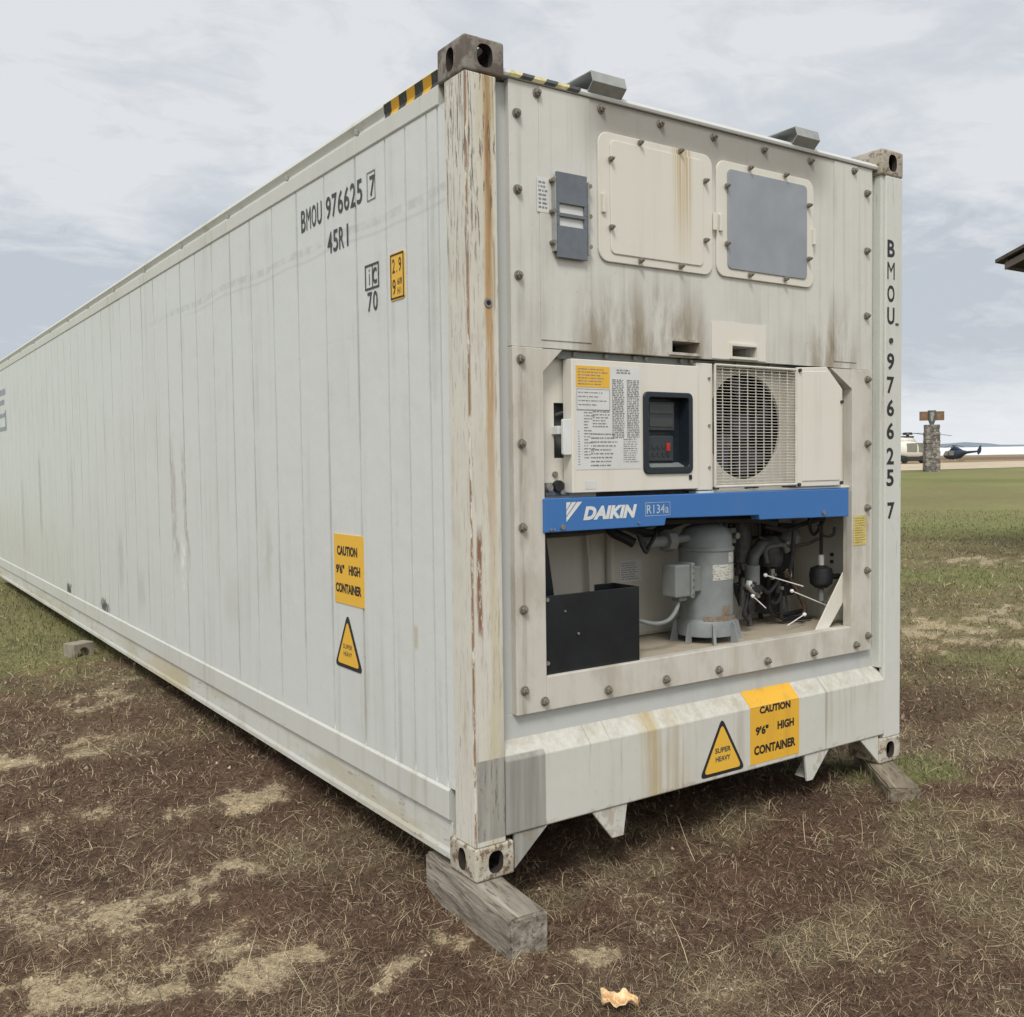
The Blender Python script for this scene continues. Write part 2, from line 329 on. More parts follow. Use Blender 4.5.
M_PRINT = simple('grey_print', (0.22, 0.22, 0.225), 0.6, 0, 0.3, 40)
M_GUARD = simple('black_sheet_guard', (0.012, 0.014, 0.017), 0.38, 0, 0.3, 10, 0.05)
M_COMP = simple('grey_compressor_paint', (0.215, 0.235, 0.238), 0.5, 0, 0.15, 14, 0.15)
M_JBOX = simple('grey_terminal_box', (0.19, 0.205, 0.20), 0.55, 0, 0.1)
M_ELB = simple('dark_grey_fitting', (0.10, 0.105, 0.10), 0.5, 0.1, 0.25)
M_COPPER = simple('tarnished_copper', (0.09, 0.06, 0.042), 0.5, 0.6, 0.3)
M_RUB = simple('black_rubber', (0.018, 0.018, 0.02), 0.55, 0, 0.3)
M_DKM = simple('dark_metal', (0.055, 0.055, 0.055), 0.5, 0.3, 0.4)
M_BRASS = simple('dull_valve_metal', (0.30, 0.29, 0.26), 0.45, 0.6, 0.2)
M_PIPE = simple('insulated_pipe', (0.10, 0.10, 0.095), 0.6, 0.1, 0.3)
M_CAVITY = streak_paint('cavity_wall_paint', (0.56, 0.545, 0.48), (0.32, 0.27, 0.19), 0.5, 0.55, bumps=0.2)
M_CFLOOR = streak_paint('dusty_floor', (0.40, 0.35, 0.27), (0.24, 0.19, 0.13), 0.8, 0.8, bumps=0.3)
M_WIRE = simple('white_tag_plastic', (0.75, 0.76, 0.75), 0.4)
M_GRILLE = simple('cream_wire', (0.60, 0.58, 0.51), 0.5, 0, 0.12)
M_FAN = simple('dark_fan_plastic', (0.035, 0.035, 0.065), 0.5, 0, 0.2)
M_RED = simple('red_key', (0.45, 0.03, 0.02), 0.4)
M_KEY = simple('dark_keypad', (0.035, 0.042, 0.05), 0.35, 0, 0.15)
M_LCD = simple('lcd_glass', (0.045, 0.05, 0.045), 0.15, 0, 0.1)
M_BEZ = simple('panel_bezel', (0.016, 0.023, 0.032), 0.38)
M_ROOF = streak_paint('roof_paint', (0.56, 0.57, 0.56), (0.4, 0.38, 0.33), 0.4, 0.4)
M_SCUFF = simple('bare_scuffed_metal', (0.45, 0.45, 0.43), 0.45, 0.2, 0.3)

def wood(name, a, b, axis_rot=0.0, stretch=(3, 26, 26), ends=False):
    m, t = mat(name); co = t.coord()
    v = t.map(co, stretch, rot=(0, 0, axis_rot))
    n = t.noise(v, 1.0, 7, 0.7, 0.6); n2 = t.noise(co, 5, 4, 0.6)
    n3 = t.noise(t.map(co, tuple(s * 3 for s in stretch)), 1.0, 4, 0.6)
    c = t.mix(t.sstep(n, 0.30, 0.70), a, b)
    c = t.mix(t.mul(t.sstep(n3, 0.56, 0.66), 0.6), c, (0.035, 0.03, 0.025))
    c = t.mix(t.mul(t.sstep(n2, 0.5, 0.7), 0.35), c, (0.12, 0.10, 0.075))
    t.out(c, 0.85, 0, t.bump(t.add(n, n3), 0.7, 0.008), 0.2)
    return m
M_WOOD = wood('weathered_timber', (0.15, 0.125, 0.10), (0.40, 0.36, 0.30))
M_WOOD2 = wood('old_brown_board', (0.13, 0.105, 0.075), (0.30, 0.26, 0.20))

# ------------------------------------------------------------------ mesh helpers
class MB:
    def __init__(s): s.v = []; s.f = []; s.mi = []; s.smooth = False; s.cur = 0
    def add(s, vs, fs):
        o = len(s.v); s.v += [tuple(v) for v in vs]
        for f in fs: s.f.append(tuple(i + o for i in f)); s.mi.append(s.cur)
        return s
    def box(s, x0, x1, y0, y1, z0, z1):
        vs = [(x0, y0, z0), (x1, y0, z0), (x1, y1, z0), (x0, y1, z0), (x0, y0, z1), (x1, y0, z1), (x1, y1, z1), (x0, y1, z1)]
        return s.add(vs, [(0, 3, 2, 1), (4, 5, 6, 7), (0, 1, 5, 4), (1, 2, 6, 5), (2, 3, 7, 6), (3, 0, 4, 7)])
    def prism(s, pts, axis, a, b):
        """extrude 2D polygon along axis: 'y' pts=(x,z); 'x' pts=(y,z); 'z' pts=(x,y)"""
        def mk(p, d): return {'y': (p[0], d, p[1]), 'x': (d, p[0], p[1]), 'z': (p[0], p[1], d)}[axis]
        n = len(pts); vs = [mk(p, a) for p in pts] + [mk(p, b) for p in pts]
        fs = [tuple(range(n)), tuple(range(2 * n - 1, n - 1, -1))] + [(i, i + n, (i + 1) % n + n, (i + 1) % n) for i in range(n)]
        return s.add(vs, fs)
    def cyl(s, p0, p1, r0, r1=None, n=16, caps=True):
        r1 = r0 if r1 is None else r1
        p0, p1 = Vector(p0), Vector(p1); d = (p1 - p0).normalized()
        u = d.orthogonal().normalized(); w_ = d.cross(u)
        vs = []
        for p, r in ((p0, r0), (p1, r1)):
            for k in range(n):
                a = 2 * math.pi * k / n; vs.append(p + u * math.cos(a) * r + w_ * math.sin(a) * r)
        fs = [(k, (k + 1) % n, (k + 1) % n + n, k + n) for k in range(n)]
        if caps: fs += [tuple(range(n - 1, -1, -1)), tuple(range(n, 2 * n))]
        return s.add(vs, fs)
    def lathe(s, c, prof, n=32):
        """prof list of (r, z) about vertical axis at c"""
        vs = []; m = len(prof)
        for k in range(n):
            a = 2 * math.pi * k / n
            for r, z in prof: vs.append((c[0] + r * math.cos(a), c[1] + r * math.sin(a), c[2] + z))
        fs = []
        for k in range(n):
            for j in range(m - 1):
                a, b = k * m + j, ((k + 1) % n) * m + j
                fs.append((a, b, b + 1, a + 1))
        return s.add(vs, fs)
    def tube(s, path, r, n=8):
        P = [Vector(p) for p in path]
        # smooth path
        Q = []
        for i in range(len(P) - 1):
            a = P[max(i - 1, 0)]; b = P[i]; c_ = P[i + 1]; d = P[min(i + 2, len(P) - 1)]
            for k in range(6):
                t = k / 6
                Q.append(0.5 * ((2 * b) + (c_ - a) * t + (2 * a - 5 * b + 4 * c_ - d) * t * t + (3 * b - a - 3 * c_ + d) * t ** 3))
        Q.append(P[-1])
        vs = []; u = None
        for i, q in enumerate(Q):
            t = (Q[min(i + 1, len(Q) - 1)] - Q[max(i - 1, 0)]).normalized()
            u = (t.orthogonal() if u is None else u - t * u.dot(t)).normalized(); w_ = t.cross(u)
            for k in range(n):
                a = 2 * math.pi * k / n; vs.append(q + u * math.cos(a) * r + w_ * math.sin(a) * r)
        fs = [(i * n + k, i * n + (k + 1) % n, (i + 1) * n + (k + 1) % n, (i + 1) * n + k) for i in range(len(Q) - 1) for k in range(n)]
        fs += [tuple(range(n - 1, -1, -1)), tuple(range((len(Q) - 1) * n, len(Q) * n))]
        return s.add(vs, fs)
    def build(s, name, m, parent=None, bevel=0.0, smooth=False, seg=2, loc=None, recalc=True):
        me = bpy.data.meshes.new(name); me.from_pydata(s.v, [], s.f)
        for mm in (m if isinstance(m, (list, tuple)) else [m]): me.materials.append(mm)
        if len(me.materials) > 1: me.polygons.foreach_set('material_index', s.mi)
        if recalc:
            bm = bmesh.new(); bm.from_mesh(me); bmesh.ops.recalc_face_normals(bm, faces=bm.faces); bm.to_mesh(me); bm.free()
        if smooth:
            me.polygons.foreach_set('use_smooth', [True] * len(me.polygons))
        me.update()
        o = bpy.data.objects.new(name, me); COL.objects.link(o); o.parent = parent
        if loc: o.location = loc
        if bevel > 0:
            b = o.modifiers.new('bevel', 'BEVEL'); b.width = bevel; b.segments = seg; b.limit_method = 'ANGLE'; b.angle_limit = RAD(35)
        if smooth:
            try: me.set_sharp_from_angle(angle=RAD(40))
            except Exception: pass
        return o

def tag(o, label=None, cat=None, group=None, kind=None):
    if label: o['label'] = label
    if cat: o['category'] = cat
    if group: o['group'] = group
    if kind: o['kind'] = kind
    return o
def empty(name, loc=(0, 0, 0), rz=0.0):
    o = bpy.data.objects.new(name, None); COL.objects.link(o); o.location = loc; o.rotation_euler = (0, 0, rz); o.empty_display_size = 0.3
    return o
def dup(o, parent, loc=None):
    c_ = o.copy(); COL.objects.link(c_); c_.parent = parent
    if loc is not None: c_.location = loc
    return c_

def fp(x, z, y):
    """a point measured on the end face plane (y=0), moved back to depth y along the sight line it was measured on"""
    return (x + (x - CC.x) * y / -CC.y, z + (z - CC.z) * y / -CC.y)

def rrect(x0, x1, z0, z1, r, n=5):
    pts = []
    for cx, cz, a0 in ((x1 - r, z1 - r, 0), (x0 + r, z1 - r, 90), (x0 + r, z0 + r, 180), (x1 - r, z0 + r, 270)):
        for k in range(n + 1):
            a = RAD(a0 + 90 * k / n); pts.append((cx + r * math.cos(a), cz + r * math.sin(a)))
    return pts

def text_geo(txt, bold=0.0, shear=0.0):
    cu = bpy.data.curves.new('t', 'FONT'); cu.body = txt; cu.offset = bold; cu.shear = shear; cu.resolution_u = 3
    o = bpy.data.objects.new('t', cu); me = o.to_mesh()
    vs = [tuple(v.co) for v in me.vertices]; fs = [tuple(p.vertices) for p in me.polygons]
    o.to_mesh_clear(); bpy.data.objects.remove(o); bpy.data.curves.remove(cu)
    xs = [v[0] for v in vs]; ys = [v[1] for v in vs]
    x0, x1, y0, y1 = min(xs), max(xs), min(ys), max(ys)
    return [((v[0] - x0) / (x1 - x0), (v[1] - y0) / (y1 - y0)) for v in vs], fs
def put_front(mb, txt, x0, x1, z0, z1, y, **k):
    g, f = text_geo(txt, **k)
    mb.add([(x0 + u * (x1 - x0), y, z0 + v * (z1 - z0)) for u, v in g], f)
def put_side(mb, txt, y0, y1, z0, z1, x, **k):
    """y0 = left end (far), y1 = right end (near)"""
    g, f = text_geo(txt, **k)
    mb.add([(x, y0 + u * (y1 - y0), z0 + v * (z1 - z0)) for u, v in g], f)

# ================================================================== GROUND
NRM = TM.to_3x3() @ Vector((0, 0, 1))
FAR_Z = EYE.z - 1.62
def vnoise(x, y, seed=0):
    xi = np.floor(x).astype(np.int64); yi = np.floor(y).astype(np.int64); xf = x - xi; yf = y - yi
    def h(a, b):
        n = (a * 374761393 + b * 668265263 + seed * 974711) & 0xFFFFFFFF
        n = ((n ^ (n >> 13)) * 1274126177) & 0xFFFFFFFF
        return ((n ^ (n >> 16)) & 0xFFFF) / 65535.0
    u = xf * xf * (3 - 2 * xf); v = yf * yf * (3 - 2 * yf)
    return (h(xi, yi) * (1 - u) + h(xi + 1, yi) * u) * (1 - v) + (h(xi, yi + 1) * (1 - u) + h(xi + 1, yi + 1) * u) * v
def fbm(x, y, sc, oct=4, seed=0):
    s = 0; a = 0.5; t = 0
    for k in range(oct):
        s = s + a * vnoise(x * sc, y * sc, seed + k * 17); t += a; a *= 0.5; sc *= 2.03
    return s / t
def sm(v, a, b):
    t = np.clip((v - a) / (b - a), 0, 1); return t * t * (3 - 2 * t)
def ground_z(x, y):
    r = np.hypot(x - 1, y - 2)
    zp = (-0.135 - NRM.x * x - NRM.y * y) / NRM.z
    k = sm(r, 8, 45)
    z = zp * (1 - k) + FAR_Z * k
    z = z + (fbm(x, y, 1.4, 4, 3) - 0.5) * 0.06 * (1 - sm(r, 12, 40)) + (fbm(x, y, 7, 3, 9) - 0.5) * 0.036 * (1 - sm(r, 10, 25)) + (fbm(x, y, 21, 2, 19) - 0.5) * 0.014 * (1 - sm(r, 6, 12))
    z = z + (fbm(x, y, 0.06, 3, 5) - 0.5) * 0.10 * sm(r, 10, 30) * (1 - sm(r, 60, 80))
    # banked up a little at the far end and beside the right-hand board
    z = z + 0.075 * np.exp(-((x - 2.3) ** 2 + (y + 0.15) ** 2) / 0.45) + 0.03 * sm(y, 6, 11) * (1 - sm(np.abs(x), 2, 6))
    # the land ends at the lake
    dep = (x - EYE.x) * FWD.x + (y - EYE.y) * FWD.y
    lat = (x - EYE.x) * RGT.x + (y - EYE.y) * RGT.y
    z = z - 6.0 * sm(dep + lat * 0.12 + 6 * fbm(x, y, 0.03, 2, 8), 208, 230)
    return z
BLOBS = [ # (x, y, radius x, radius y, kind)  kinds: 0 bare tan soil, 1 dry straw, 2 green
 (-1.10, 0.10, .30, .22, 0), (-1.45, 0.35, .28, .20, 0), (-0.77, 0.30, .14, .10, 0), (-0.15, -0.07, .10, .09, 0), (-0.72, 0.10, .25, .12, 0), (-0.45,-0.12,.18,.07,0),
 (-0.19, 4.45, .34, .26, 0), (0.0, 4.95, .22, .30, 0), (-0.5, 4.1, .25, .16, 0), (-1.0, 3.1, .5, .28, 0), (-1.0, 1.95, .4, .16, 0), (-0.55, 1.68, .2, .12, 0), (-.16, 1.85, .14, .2, 0), (-0.6,3.0,.2,.2,1), (-0.3,0.25,.12,.12,0), (-.95,.75,.2,.14,0), (-.55,.95,.16,.12,0), (-0.25,1.0,.2,.2,1),
 (0.17, -0.45, .13, .09, 0), (0.68, 0.02, .2, .18, 1), (0.35, 0.0, .25, .2, 1),
 (2.50, 0.0, .35, .35, 2), (2.8, 0.25, .5, .4, 1), (3.4, 0.25, .9, .45, 1), (1.85, -0.6, .40, .30, 1), (1.40, -1.0, .30, .22, 1), (0.98, -0.8, .35, .16, 1), (1.4,.15,.3,.2,1),
 (7.1, 2.5, 1.7, .9, 0), (9.0, 3.6, 1.5, .7, 1), (5.7, 1.3, .9, .5, 2), (10.0, 4.5, 1.8, 1.2, 2), (12.5, 5.6, 1.2, .6, 0), (14.6, 7.6, 2.2, .9, 1), (13.5, 5.2, 1.5, .6, 0), (2.25, -0.6, .35, .25, 1),
 (11.0,6.2,1.2,.8,1)]
def classes(x, y):
    """weights soil, straw, green (rest = brown dead turf)"""
    wob = (fbm(x, y, 3.0, 4, 21) - 0.5) * 1.2 + (fbm(x, y, 14.0, 3, 23) - 0.5) * 0.7
    soil = np.zeros_like(x); straw = np.zeros_like(x); green = np.zeros_like(x)
    for bx, by, rx, ry, k in BLOBS:
        d = np.sqrt(((x - bx) / rx) ** 2 + ((y - by) / ry) ** 2) + wob * 1.8
        wgt = 1 - sm(d, 0.35, 1.2)
        if k == 0: soil = np.maximum(soil, wgt)
        elif k == 1: straw = np.maximum(straw, wgt)
        else: green = np.maximum(green, wgt)
    n = fbm(x, y, 1.3, 4, 31); n2 = fbm(x, y, 0.5, 4, 41)
    straw = np.maximum(straw, sm(n, 0.54, 0.74) * 0.55)
    soil = np.maximum(soil, sm(fbm(x, y, 2.1, 4, 51), 0.60, 0.72) * 0.4 * (1 - sm(x, 0.5, 1.5)))
    # lawn to the left beyond the bare strip, and everywhere farther right
    gl_ = sm(y - 5.4 + wob * 1.6, -0.4, 0.6) * (1 - sm(x, 0.6, 2.2))
    r = np.hypot(x - EYE.x, y - EYE.y)
    gr_ = sm(r + (n2 - 0.5) * 10, 16.5, 22.5)
    mid = sm(r + wob * 2 + (n2 - .5) * 4, 6.5, 9.5) * 0.45
    green = np.maximum(np.maximum(green, gl_), np.maximum(gr_, mid * (0.4 + n)))
    far_straw = gr_ * sm(n2, 0.46, 0.66) * 0.45
    straw = np.maximum(straw * (1 - gl_), far_straw)
    straw = np.maximum(straw, sm(r, 6, 9) * (1 - sm(r, 18, 24)) * sm(n, 0.30, 0.62) * 0.85)
    hf = fbm(x, y, 7.0, 4, 101)
    soil = np.clip(soil * (0.15 + 1.25 * sm(hf, 0.36, 0.62)), 0, 1) * (1 - gl_) * (1 - gr_)
    # brown thatch patch
    return np.clip(soil, 0, 1), np.clip(straw, 0, 1), np.clip(green, 0, 1)
C_BROWN = np.array([0.118, 0.078, 0.056]); C_SOIL = np.array([0.46, 0.385, 0.26]); C_STRAW = np.array([0.30, 0.25, 0.155]); C_GREEN = np.array([0.195, 0.21, 0.088])
def ground_color(x, y, with_soil=True):
    so, st, g = classes(x, y)
    if not with_soil: so = so * 0.25
    c_ = np.broadcast_to(C_BROWN, x.shape + (3,)).copy()
    k = fbm(x, y, 5, 4, 61)[..., None]
    c_ = c_ * (0.7 + 0.6 * k)
    c_ = c_ + (C_STRAW * 0.75 - c_) * (st * 0.55)[..., None]
    gg = C_GREEN * (0.75 + 0.5 * fbm(x, y, 0.25, 4, 71)[..., None])
    c_ = c_ + (gg - c_) * g[..., None]
    far_st = (sm(fbm(x, y, 0.12, 4, 77), 0.42, 0.62) * g * 0.35)[..., None]
    c_ = c_ + (C_STRAW * 0.8 - c_) * far_st
    c_ = c_ + (C_SOIL * (0.85 + 0.3 * k) - c_) * so[..., None]
    # beyond the lawn: worn brown field down to the shore
    dep = (x - EYE.x) * FWD.x + (y - EYE.y) * FWD.y
    kf = sm(dep, 84, 92)[..., None]
    ff = np.array([0.27, 0.21, 0.135]) * (0.75 + 0.5 * fbm(x * 0.15 , dep * 0.6, 0.3, 4, 81)[..., None])
    kd = (sm(dep, 118, 124) * (1 - sm(dep, 150, 158)))[..., None]
    ff = ff + (np.array([0.155, 0.115, 0.09]) - ff) * kd * 0.8
    return c_ + (ff - c_) * kf

def np_mesh(name, V, loops, starts, totals, color=None, m=None, smooth=True):
    me = bpy.data.meshes.new(name)
    me.vertices.add(len(V)); me.vertices.foreach_set('co', V.astype(np.float32).ravel())
    me.loops.add(len(loops)); me.loops.foreach_set('vertex_index', loops.astype(np.int32))
    me.polygons.add(len(starts)); me.polygons.foreach_set('loop_start', starts.astype(np.int32)); me.polygons.foreach_set('loop_total', totals.astype(np.int32))
    if smooth: me.polygons.foreach_set('use_smooth', np.ones(len(starts), bool))
    if color is not None:
        a = me.color_attributes.new('Col', 'FLOAT_COLOR', 'POINT')
        a.data.foreach_set('color', np.concatenate([color, np.ones((len(color), 1))], 1).astype(np.float32).ravel())
    me.update(calc_edges=True); me.validate()
    if m: me.materials.append(m)
    o = bpy.data.objects.new(name, me); COL.objects.link(o); return o

# polar sheet: fine near the place, coarse to the horizon
heading = math.atan2(FWD.y, FWD.x)
offs = np.concatenate([np.linspace(-180, -62, 40, endpoint=False), np.linspace(-62, 62, 560, endpoint=False), np.linspace(62, 180, 40, endpoint=False)])
ang = heading + np.radians(offs); radii = np.concatenate([[0.02], np.geomspace(0.7, 420, 330), np.geomspace(450, 6000, 14)])
A, Rr = np.meshgrid(ang, radii); gx = EYE.x + Rr * np.cos(A); gy = EYE.y + Rr * np.sin(A)
gz = ground_z(gx, gy); na, nr = len(ang), len(radii)
V = np.stack([gx, gy, gz], -1).reshape(-1, 3); colr = ground_color(gx, gy, False).reshape(-1, 3); soilw = classes(gx, gy)[0].reshape(-1)
i, j = np.meshgrid(np.arange(nr - 1), np.arange(na), indexing='ij'); jn = (j + 1) % na
Q = np.stack([i * na + j, i * na + jn, (i + 1) * na + jn, (i + 1) * na + j], -1).reshape(-1, 4)[:, ::-1]
mg, t = mat('turf_and_soil'); co = t.coord()
at_ = t.n.new('ShaderNodeVertexColor'); at_.layer_name = 'Col'
na1 = t.noise(co, 38, 6, 0.7); na2 = t.noise(t.map(co, (1, 1, 1)), 140, 4, 0.7); na3 = t.noise(co, 1.2, 5, 0.65)
sa_ = t.n.new('ShaderNodeAttribute'); sa_.attribute_name = 'soil'
k = t.add(t.mul(na1, 0.9), t.mul(na2, 0.7))
brk = t.add(t.add(t.mul(sa_.outputs['Fac'], 0.62), t.mul(t.sub(t.noise(co, 5, 5, 0.7), 0.5), 0.8)), t.add(t.mul(t.sub(t.noise(co, 26, 7, 0.78), 0.5), 2.0), t.mul(t.sub(t.noise(co, 90, 4, 0.7), 0.5), 1.5)))
soilm = t.sstep(brk, 0.34, 0.50)
soilc = t.mix(t.noise(co, 9, 5, 0.7), (0.34, 0.285, 0.19), (0.60, 0.51, 0.36))
base_c = t.mix(t.mul(soilm, 0.88), at_.outputs[0], soilc)
dk = t.mix(t.sstep(k, 0.5, 1.15), (0.45, 0.43, 0.42), (1.55, 1.55, 1.5))
cg = t.mix(1.0, base_c, dk, 'MULTIPLY')
cg = t.mix(t.mul(t.sstep(na3, 0.4, 0.7), 0.25), cg, t.mix(1.0, cg, (1.5, 1.35, 1.1), 'MULTIPLY'))
t.out(cg, 0.95, 0, t.bump(k, 0.8, 0.02), 0.1)
g_obj = np_mesh('ground', V, Q.ravel(), np.arange(len(Q)) * 4, np.full(len(Q), 4), colr, mg)
sa = g_obj.data.attributes.new('soil', 'FLOAT', 'POINT'); sa.data.foreach_set('value', soilw.astype(np.float32))
tag(g_obj, 'patchy dead brown turf with tan bare soil and green lawn beyond', 'ground', kind='structure')

# gravel road, water, far shore
def slab(name, pts, z, m, label, cat):
    mb = MB(); mb.add([(p.x, p.y, z) for p in pts], [tuple(range(len(pts)))])
    o = mb.build(name, m, recalc=False); tag(o, label, cat, kind='structure'); return o
M_GRAVEL = simple('pale_gravel', (0.47, 0.40, 0.30), 0.95, 0, 0.18, 2.0, 0.2, 0.1)
mb = MB(); zR = FAR_Z + 0.03; rows = []
for la in np.linspace(-120, 160, 57):
    wv = 1.2 * math.sin(la * 0.11)
    d0 = 69 + (la - 26) * 0.50 + wv; d1 = 93 + (la - 26) * 0.45 + wv * 0.5
    rows.append((at(la, d0, zR), at(la, (d0 + d1) / 2, zR + 0.05), at(la, d1, zR)))
for q, rw in enumerate(rows): mb.v += [tuple(p) for p in rw]
for q in range(len(rows) - 1):
    for e in (0, 1):
        a = q * 3 + e; mb.f.append((a, a + 3, a + 4, a + 1)); mb.mi.append(0)
tag(mb.build('road', M_GRAVEL), 'pale gravel road running across behind the lawn', 'road', kind='structure')
mw, t = mat('pale_lake'); co = t.coord()
nw = t.noise(t.map(co, (0.02, 0.02, 1)), 1.0, 4, 0.5)
t.out(t.mix(nw, (0.80, 0.83, 0.85), (0.88, 0.90, 0.91)), 0.35, 0, t.bump(nw, 0.05, 0.02), 0.5)
slab('water', [at(-3000, 185, FAR_Z - 0.7), at(3000, 185, FAR_Z - 0.7), at(9000, 5200, FAR_Z - 0.7), at(-9000, 5200, FAR_Z - 0.7)], 0, mw, 'bright still lake beyond the field', 'lake')
bpy.data.objects['water'].data.update()
wo = bpy.data.objects['water']
for v in wo.data.vertices: v.co.z = FAR_Z - 0.7
mh, t = mat('haze_tinted_shore_woods'); co = t.coord()
t.out(t.mix(t.noise(co, 0.02, 5, 0.7), (0.16, 0.20, 0.25), (0.25, 0.29, 0.33)), 1.0, 0, None, 0.0)  # blue-grey of distance haze painted into the woods' colour
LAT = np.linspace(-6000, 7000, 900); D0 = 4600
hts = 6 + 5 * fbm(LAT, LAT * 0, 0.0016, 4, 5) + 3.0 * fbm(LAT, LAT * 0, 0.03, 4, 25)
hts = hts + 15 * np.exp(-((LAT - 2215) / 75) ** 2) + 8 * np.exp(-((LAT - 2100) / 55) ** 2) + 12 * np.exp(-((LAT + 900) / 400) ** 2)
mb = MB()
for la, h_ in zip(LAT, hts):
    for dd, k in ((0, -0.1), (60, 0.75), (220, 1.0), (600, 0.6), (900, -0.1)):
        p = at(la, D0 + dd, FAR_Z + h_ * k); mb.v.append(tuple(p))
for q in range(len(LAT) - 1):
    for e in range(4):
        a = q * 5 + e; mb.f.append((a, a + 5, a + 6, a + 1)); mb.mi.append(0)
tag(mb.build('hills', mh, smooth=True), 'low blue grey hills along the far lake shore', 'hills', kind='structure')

# ------------------------------------------------------------------ grass blades (uncountable)
mgr, t = mat('grass_blades'); at_ = t.n.new('ShaderNodeVertexColor'); at_.layer_name = 'Col'
t.out(at_.outputs[0], 0.8, 0, None, 0.15)
BLK = [] # footprints kept clear of blades, filled below (world xy centre, half sizes, angle)
def blades(name, N, r0, r1, length, width, lie, pick, label, segs=3, seed=1, spread=56, curl=1.0, wscale=1.0, color_fn=None):
    g = np.random.default_rng(seed)
    a = heading + np.radians(g.uniform(-spread, spread, N)); r = np.exp(g.uniform(math.log(r0), math.log(r1), N))
    x = EYE.x + r * np.cos(a); y = EYE.y + r * np.sin(a)
    so, st, gr = classes(x, y)
    keep = pick(g, x, y, so, st, gr)
    # footprints
    for cx, cy, hx, hy, an in BLK:
        dx = (x - cx) * math.cos(an) + (y - cy) * math.sin(an); dy = -(x - cx) * math.sin(an) + (y - cy) * math.cos(an)
        keep &= ~((np.abs(dx) < hx) & (np.abs(dy) < hy))
    inside = (x > 0.5) & (x < 2.3) & (y > 1.6) & (y < 12.2); keep &= ~inside
    keep &= (x - EYE.x) * RGT.x + (y - EYE.y) * RGT.y > -1e9
    x, y, r, so, st, gr = (q[keep] for q in (x, y, r, so, st, gr)); n = len(x)
    z = ground_z(x, y) - 0.004
    fac = (r / 3.0)
    L = length(g, n, gr, st) ; Wd = width * np.clip(fac, 0.8, 7) * wscale * g.uniform(0.6, 1.4, n)
    az = g.uniform(0, 2 * np.pi, n); tilt = lie(g, n, gr, st)       # angle from vertical
    bend = g.normal(0.55, 0.45, n) * curl; twist = g.normal(0, 1.1, n) * curl
    pts = [np.stack([x, y, z], -1)]; ca = az.copy(); ct = tilt.copy()
    for s_ in range(segs):
        d = np.stack([np.cos(ca) * np.sin(ct), np.sin(ca) * np.sin(ct), np.cos(ct)], -1)
        pts.append(pts[-1] + d * (L / segs)[:, None]); ct = np.clip(ct + bend / segs, 0, 1.75); ca = ca + twist / segs
    for q in range(1, segs + 1): pts[q][:, 2] = np.maximum(pts[q][:, 2], z + 0.004 + 0.003 * q)
    sidev = np.stack([-np.sin(az), np.cos(az), g.uniform(-.4, .4, n)], -1)
    VV = []
    for q in range(segs):
        wq = Wd * (1.0, 0.95, 0.7, 0.45)[q]
        VV += [pts[q] - sidev * wq[:, None] / 2, pts[q] + sidev * wq[:, None] / 2]
    VV.append(pts[segs]); VV = np.stack(VV, 1)          # n, 2*segs+1, 3
    nv = 2 * segs + 1; base = (np.arange(n) * nv)[:, None]
    quads = np.array([[2 * q, 2 * q + 1, 2 * q + 3, 2 * q + 2] for q in range(segs - 1)]).ravel(); tri = np.array([2 * segs - 2, 2 * segs - 1, 2 * segs])
    loops = np.concatenate([base + quads[None], base + tri[None]], 1); nl = loops.shape[1]
    tot = np.tile(np.array([4] * (segs - 1) + [3]), n); starts = (np.arange(n)[:, None] * nl + np.array([4 * q for q in range(segs)])[None]).ravel()
    c_ = color_fn(g, n, x, y, so, st, gr); c_ = np.clip(c_, 0.004, 0.9)
    c_ = np.repeat(c_[:, None, :], nv, 1)
    o = np_mesh(name, VV.reshape(-1, 3), loops.ravel(), starts, tot, c_.reshape(-1, 3), mgr, smooth=False)
    tag(o, label, 'grass', kind='stuff'); return o

def col_turf(g, n, x, y, so, st, gr):
    t_ = g.random(n)
    pal = np.array([[0.115, 0.074, 0.053], [0.21, 0.148, 0.100], [0.175, 0.105, 0.072], [0.42, 0.34, 0.225], [0.040, 0.028, 0.022]])
    pr = np.array([0.27, 0.22, 0.21, 0.13, 0.17]); idx = g.choice(5, n, p=pr); c_ = pal[idx]
    k = g.random(n) < st * 0.75
    c_ = np.where(k[:, None], np.array([0.33, 0.275, 0.175]) * g.uniform(0.6, 1.25, (n, 1)), c_)
    k = g.random(n) < so * 0.38
    c_ = np.where(k[:, None], np.array([0.36, 0.29, 0.19]) * g.uniform(0.6, 1.2, (n, 1)), c_)
    k = g.random(n) < gr * 0.92
    gc_ = np.array([0.160, 0.175, 0.075]) * g.uniform(0.55, 1.35, (n, 1)) * (0.75 + 0.5 * fbm(x, y, 0.25, 4, 71)[:, None])
    dry = g.random(n) < 0.25
    gc_ = np.where(dry[:, None], np.array([0.25, 0.22, 0.12]) * g.uniform(0.6, 1.1, (n, 1)), gc_)
    c_ = np.where(k[:, None], gc_, c_)
    return c_ * g.uniform(0.75, 1.25, (n, 1))
def col_straw(g, n, x, y, so, st, gr):
    a_ = np.array([0.52, 0.42, 0.275]) * g.uniform(0.25, 1.25, (n, 1)); return a_

# ================================================================== CONTAINER
root = empty('shipping_container'); root.rotation_mode = 'QUATERNION'; root.rotation_quaternion = TILT
tag(root, 'long grey white refrigerated shipping container with rust streaked near corner post', 'shipping container')
Wc, Lc, Hc = 2.438, 12.192, 2.896
P = root

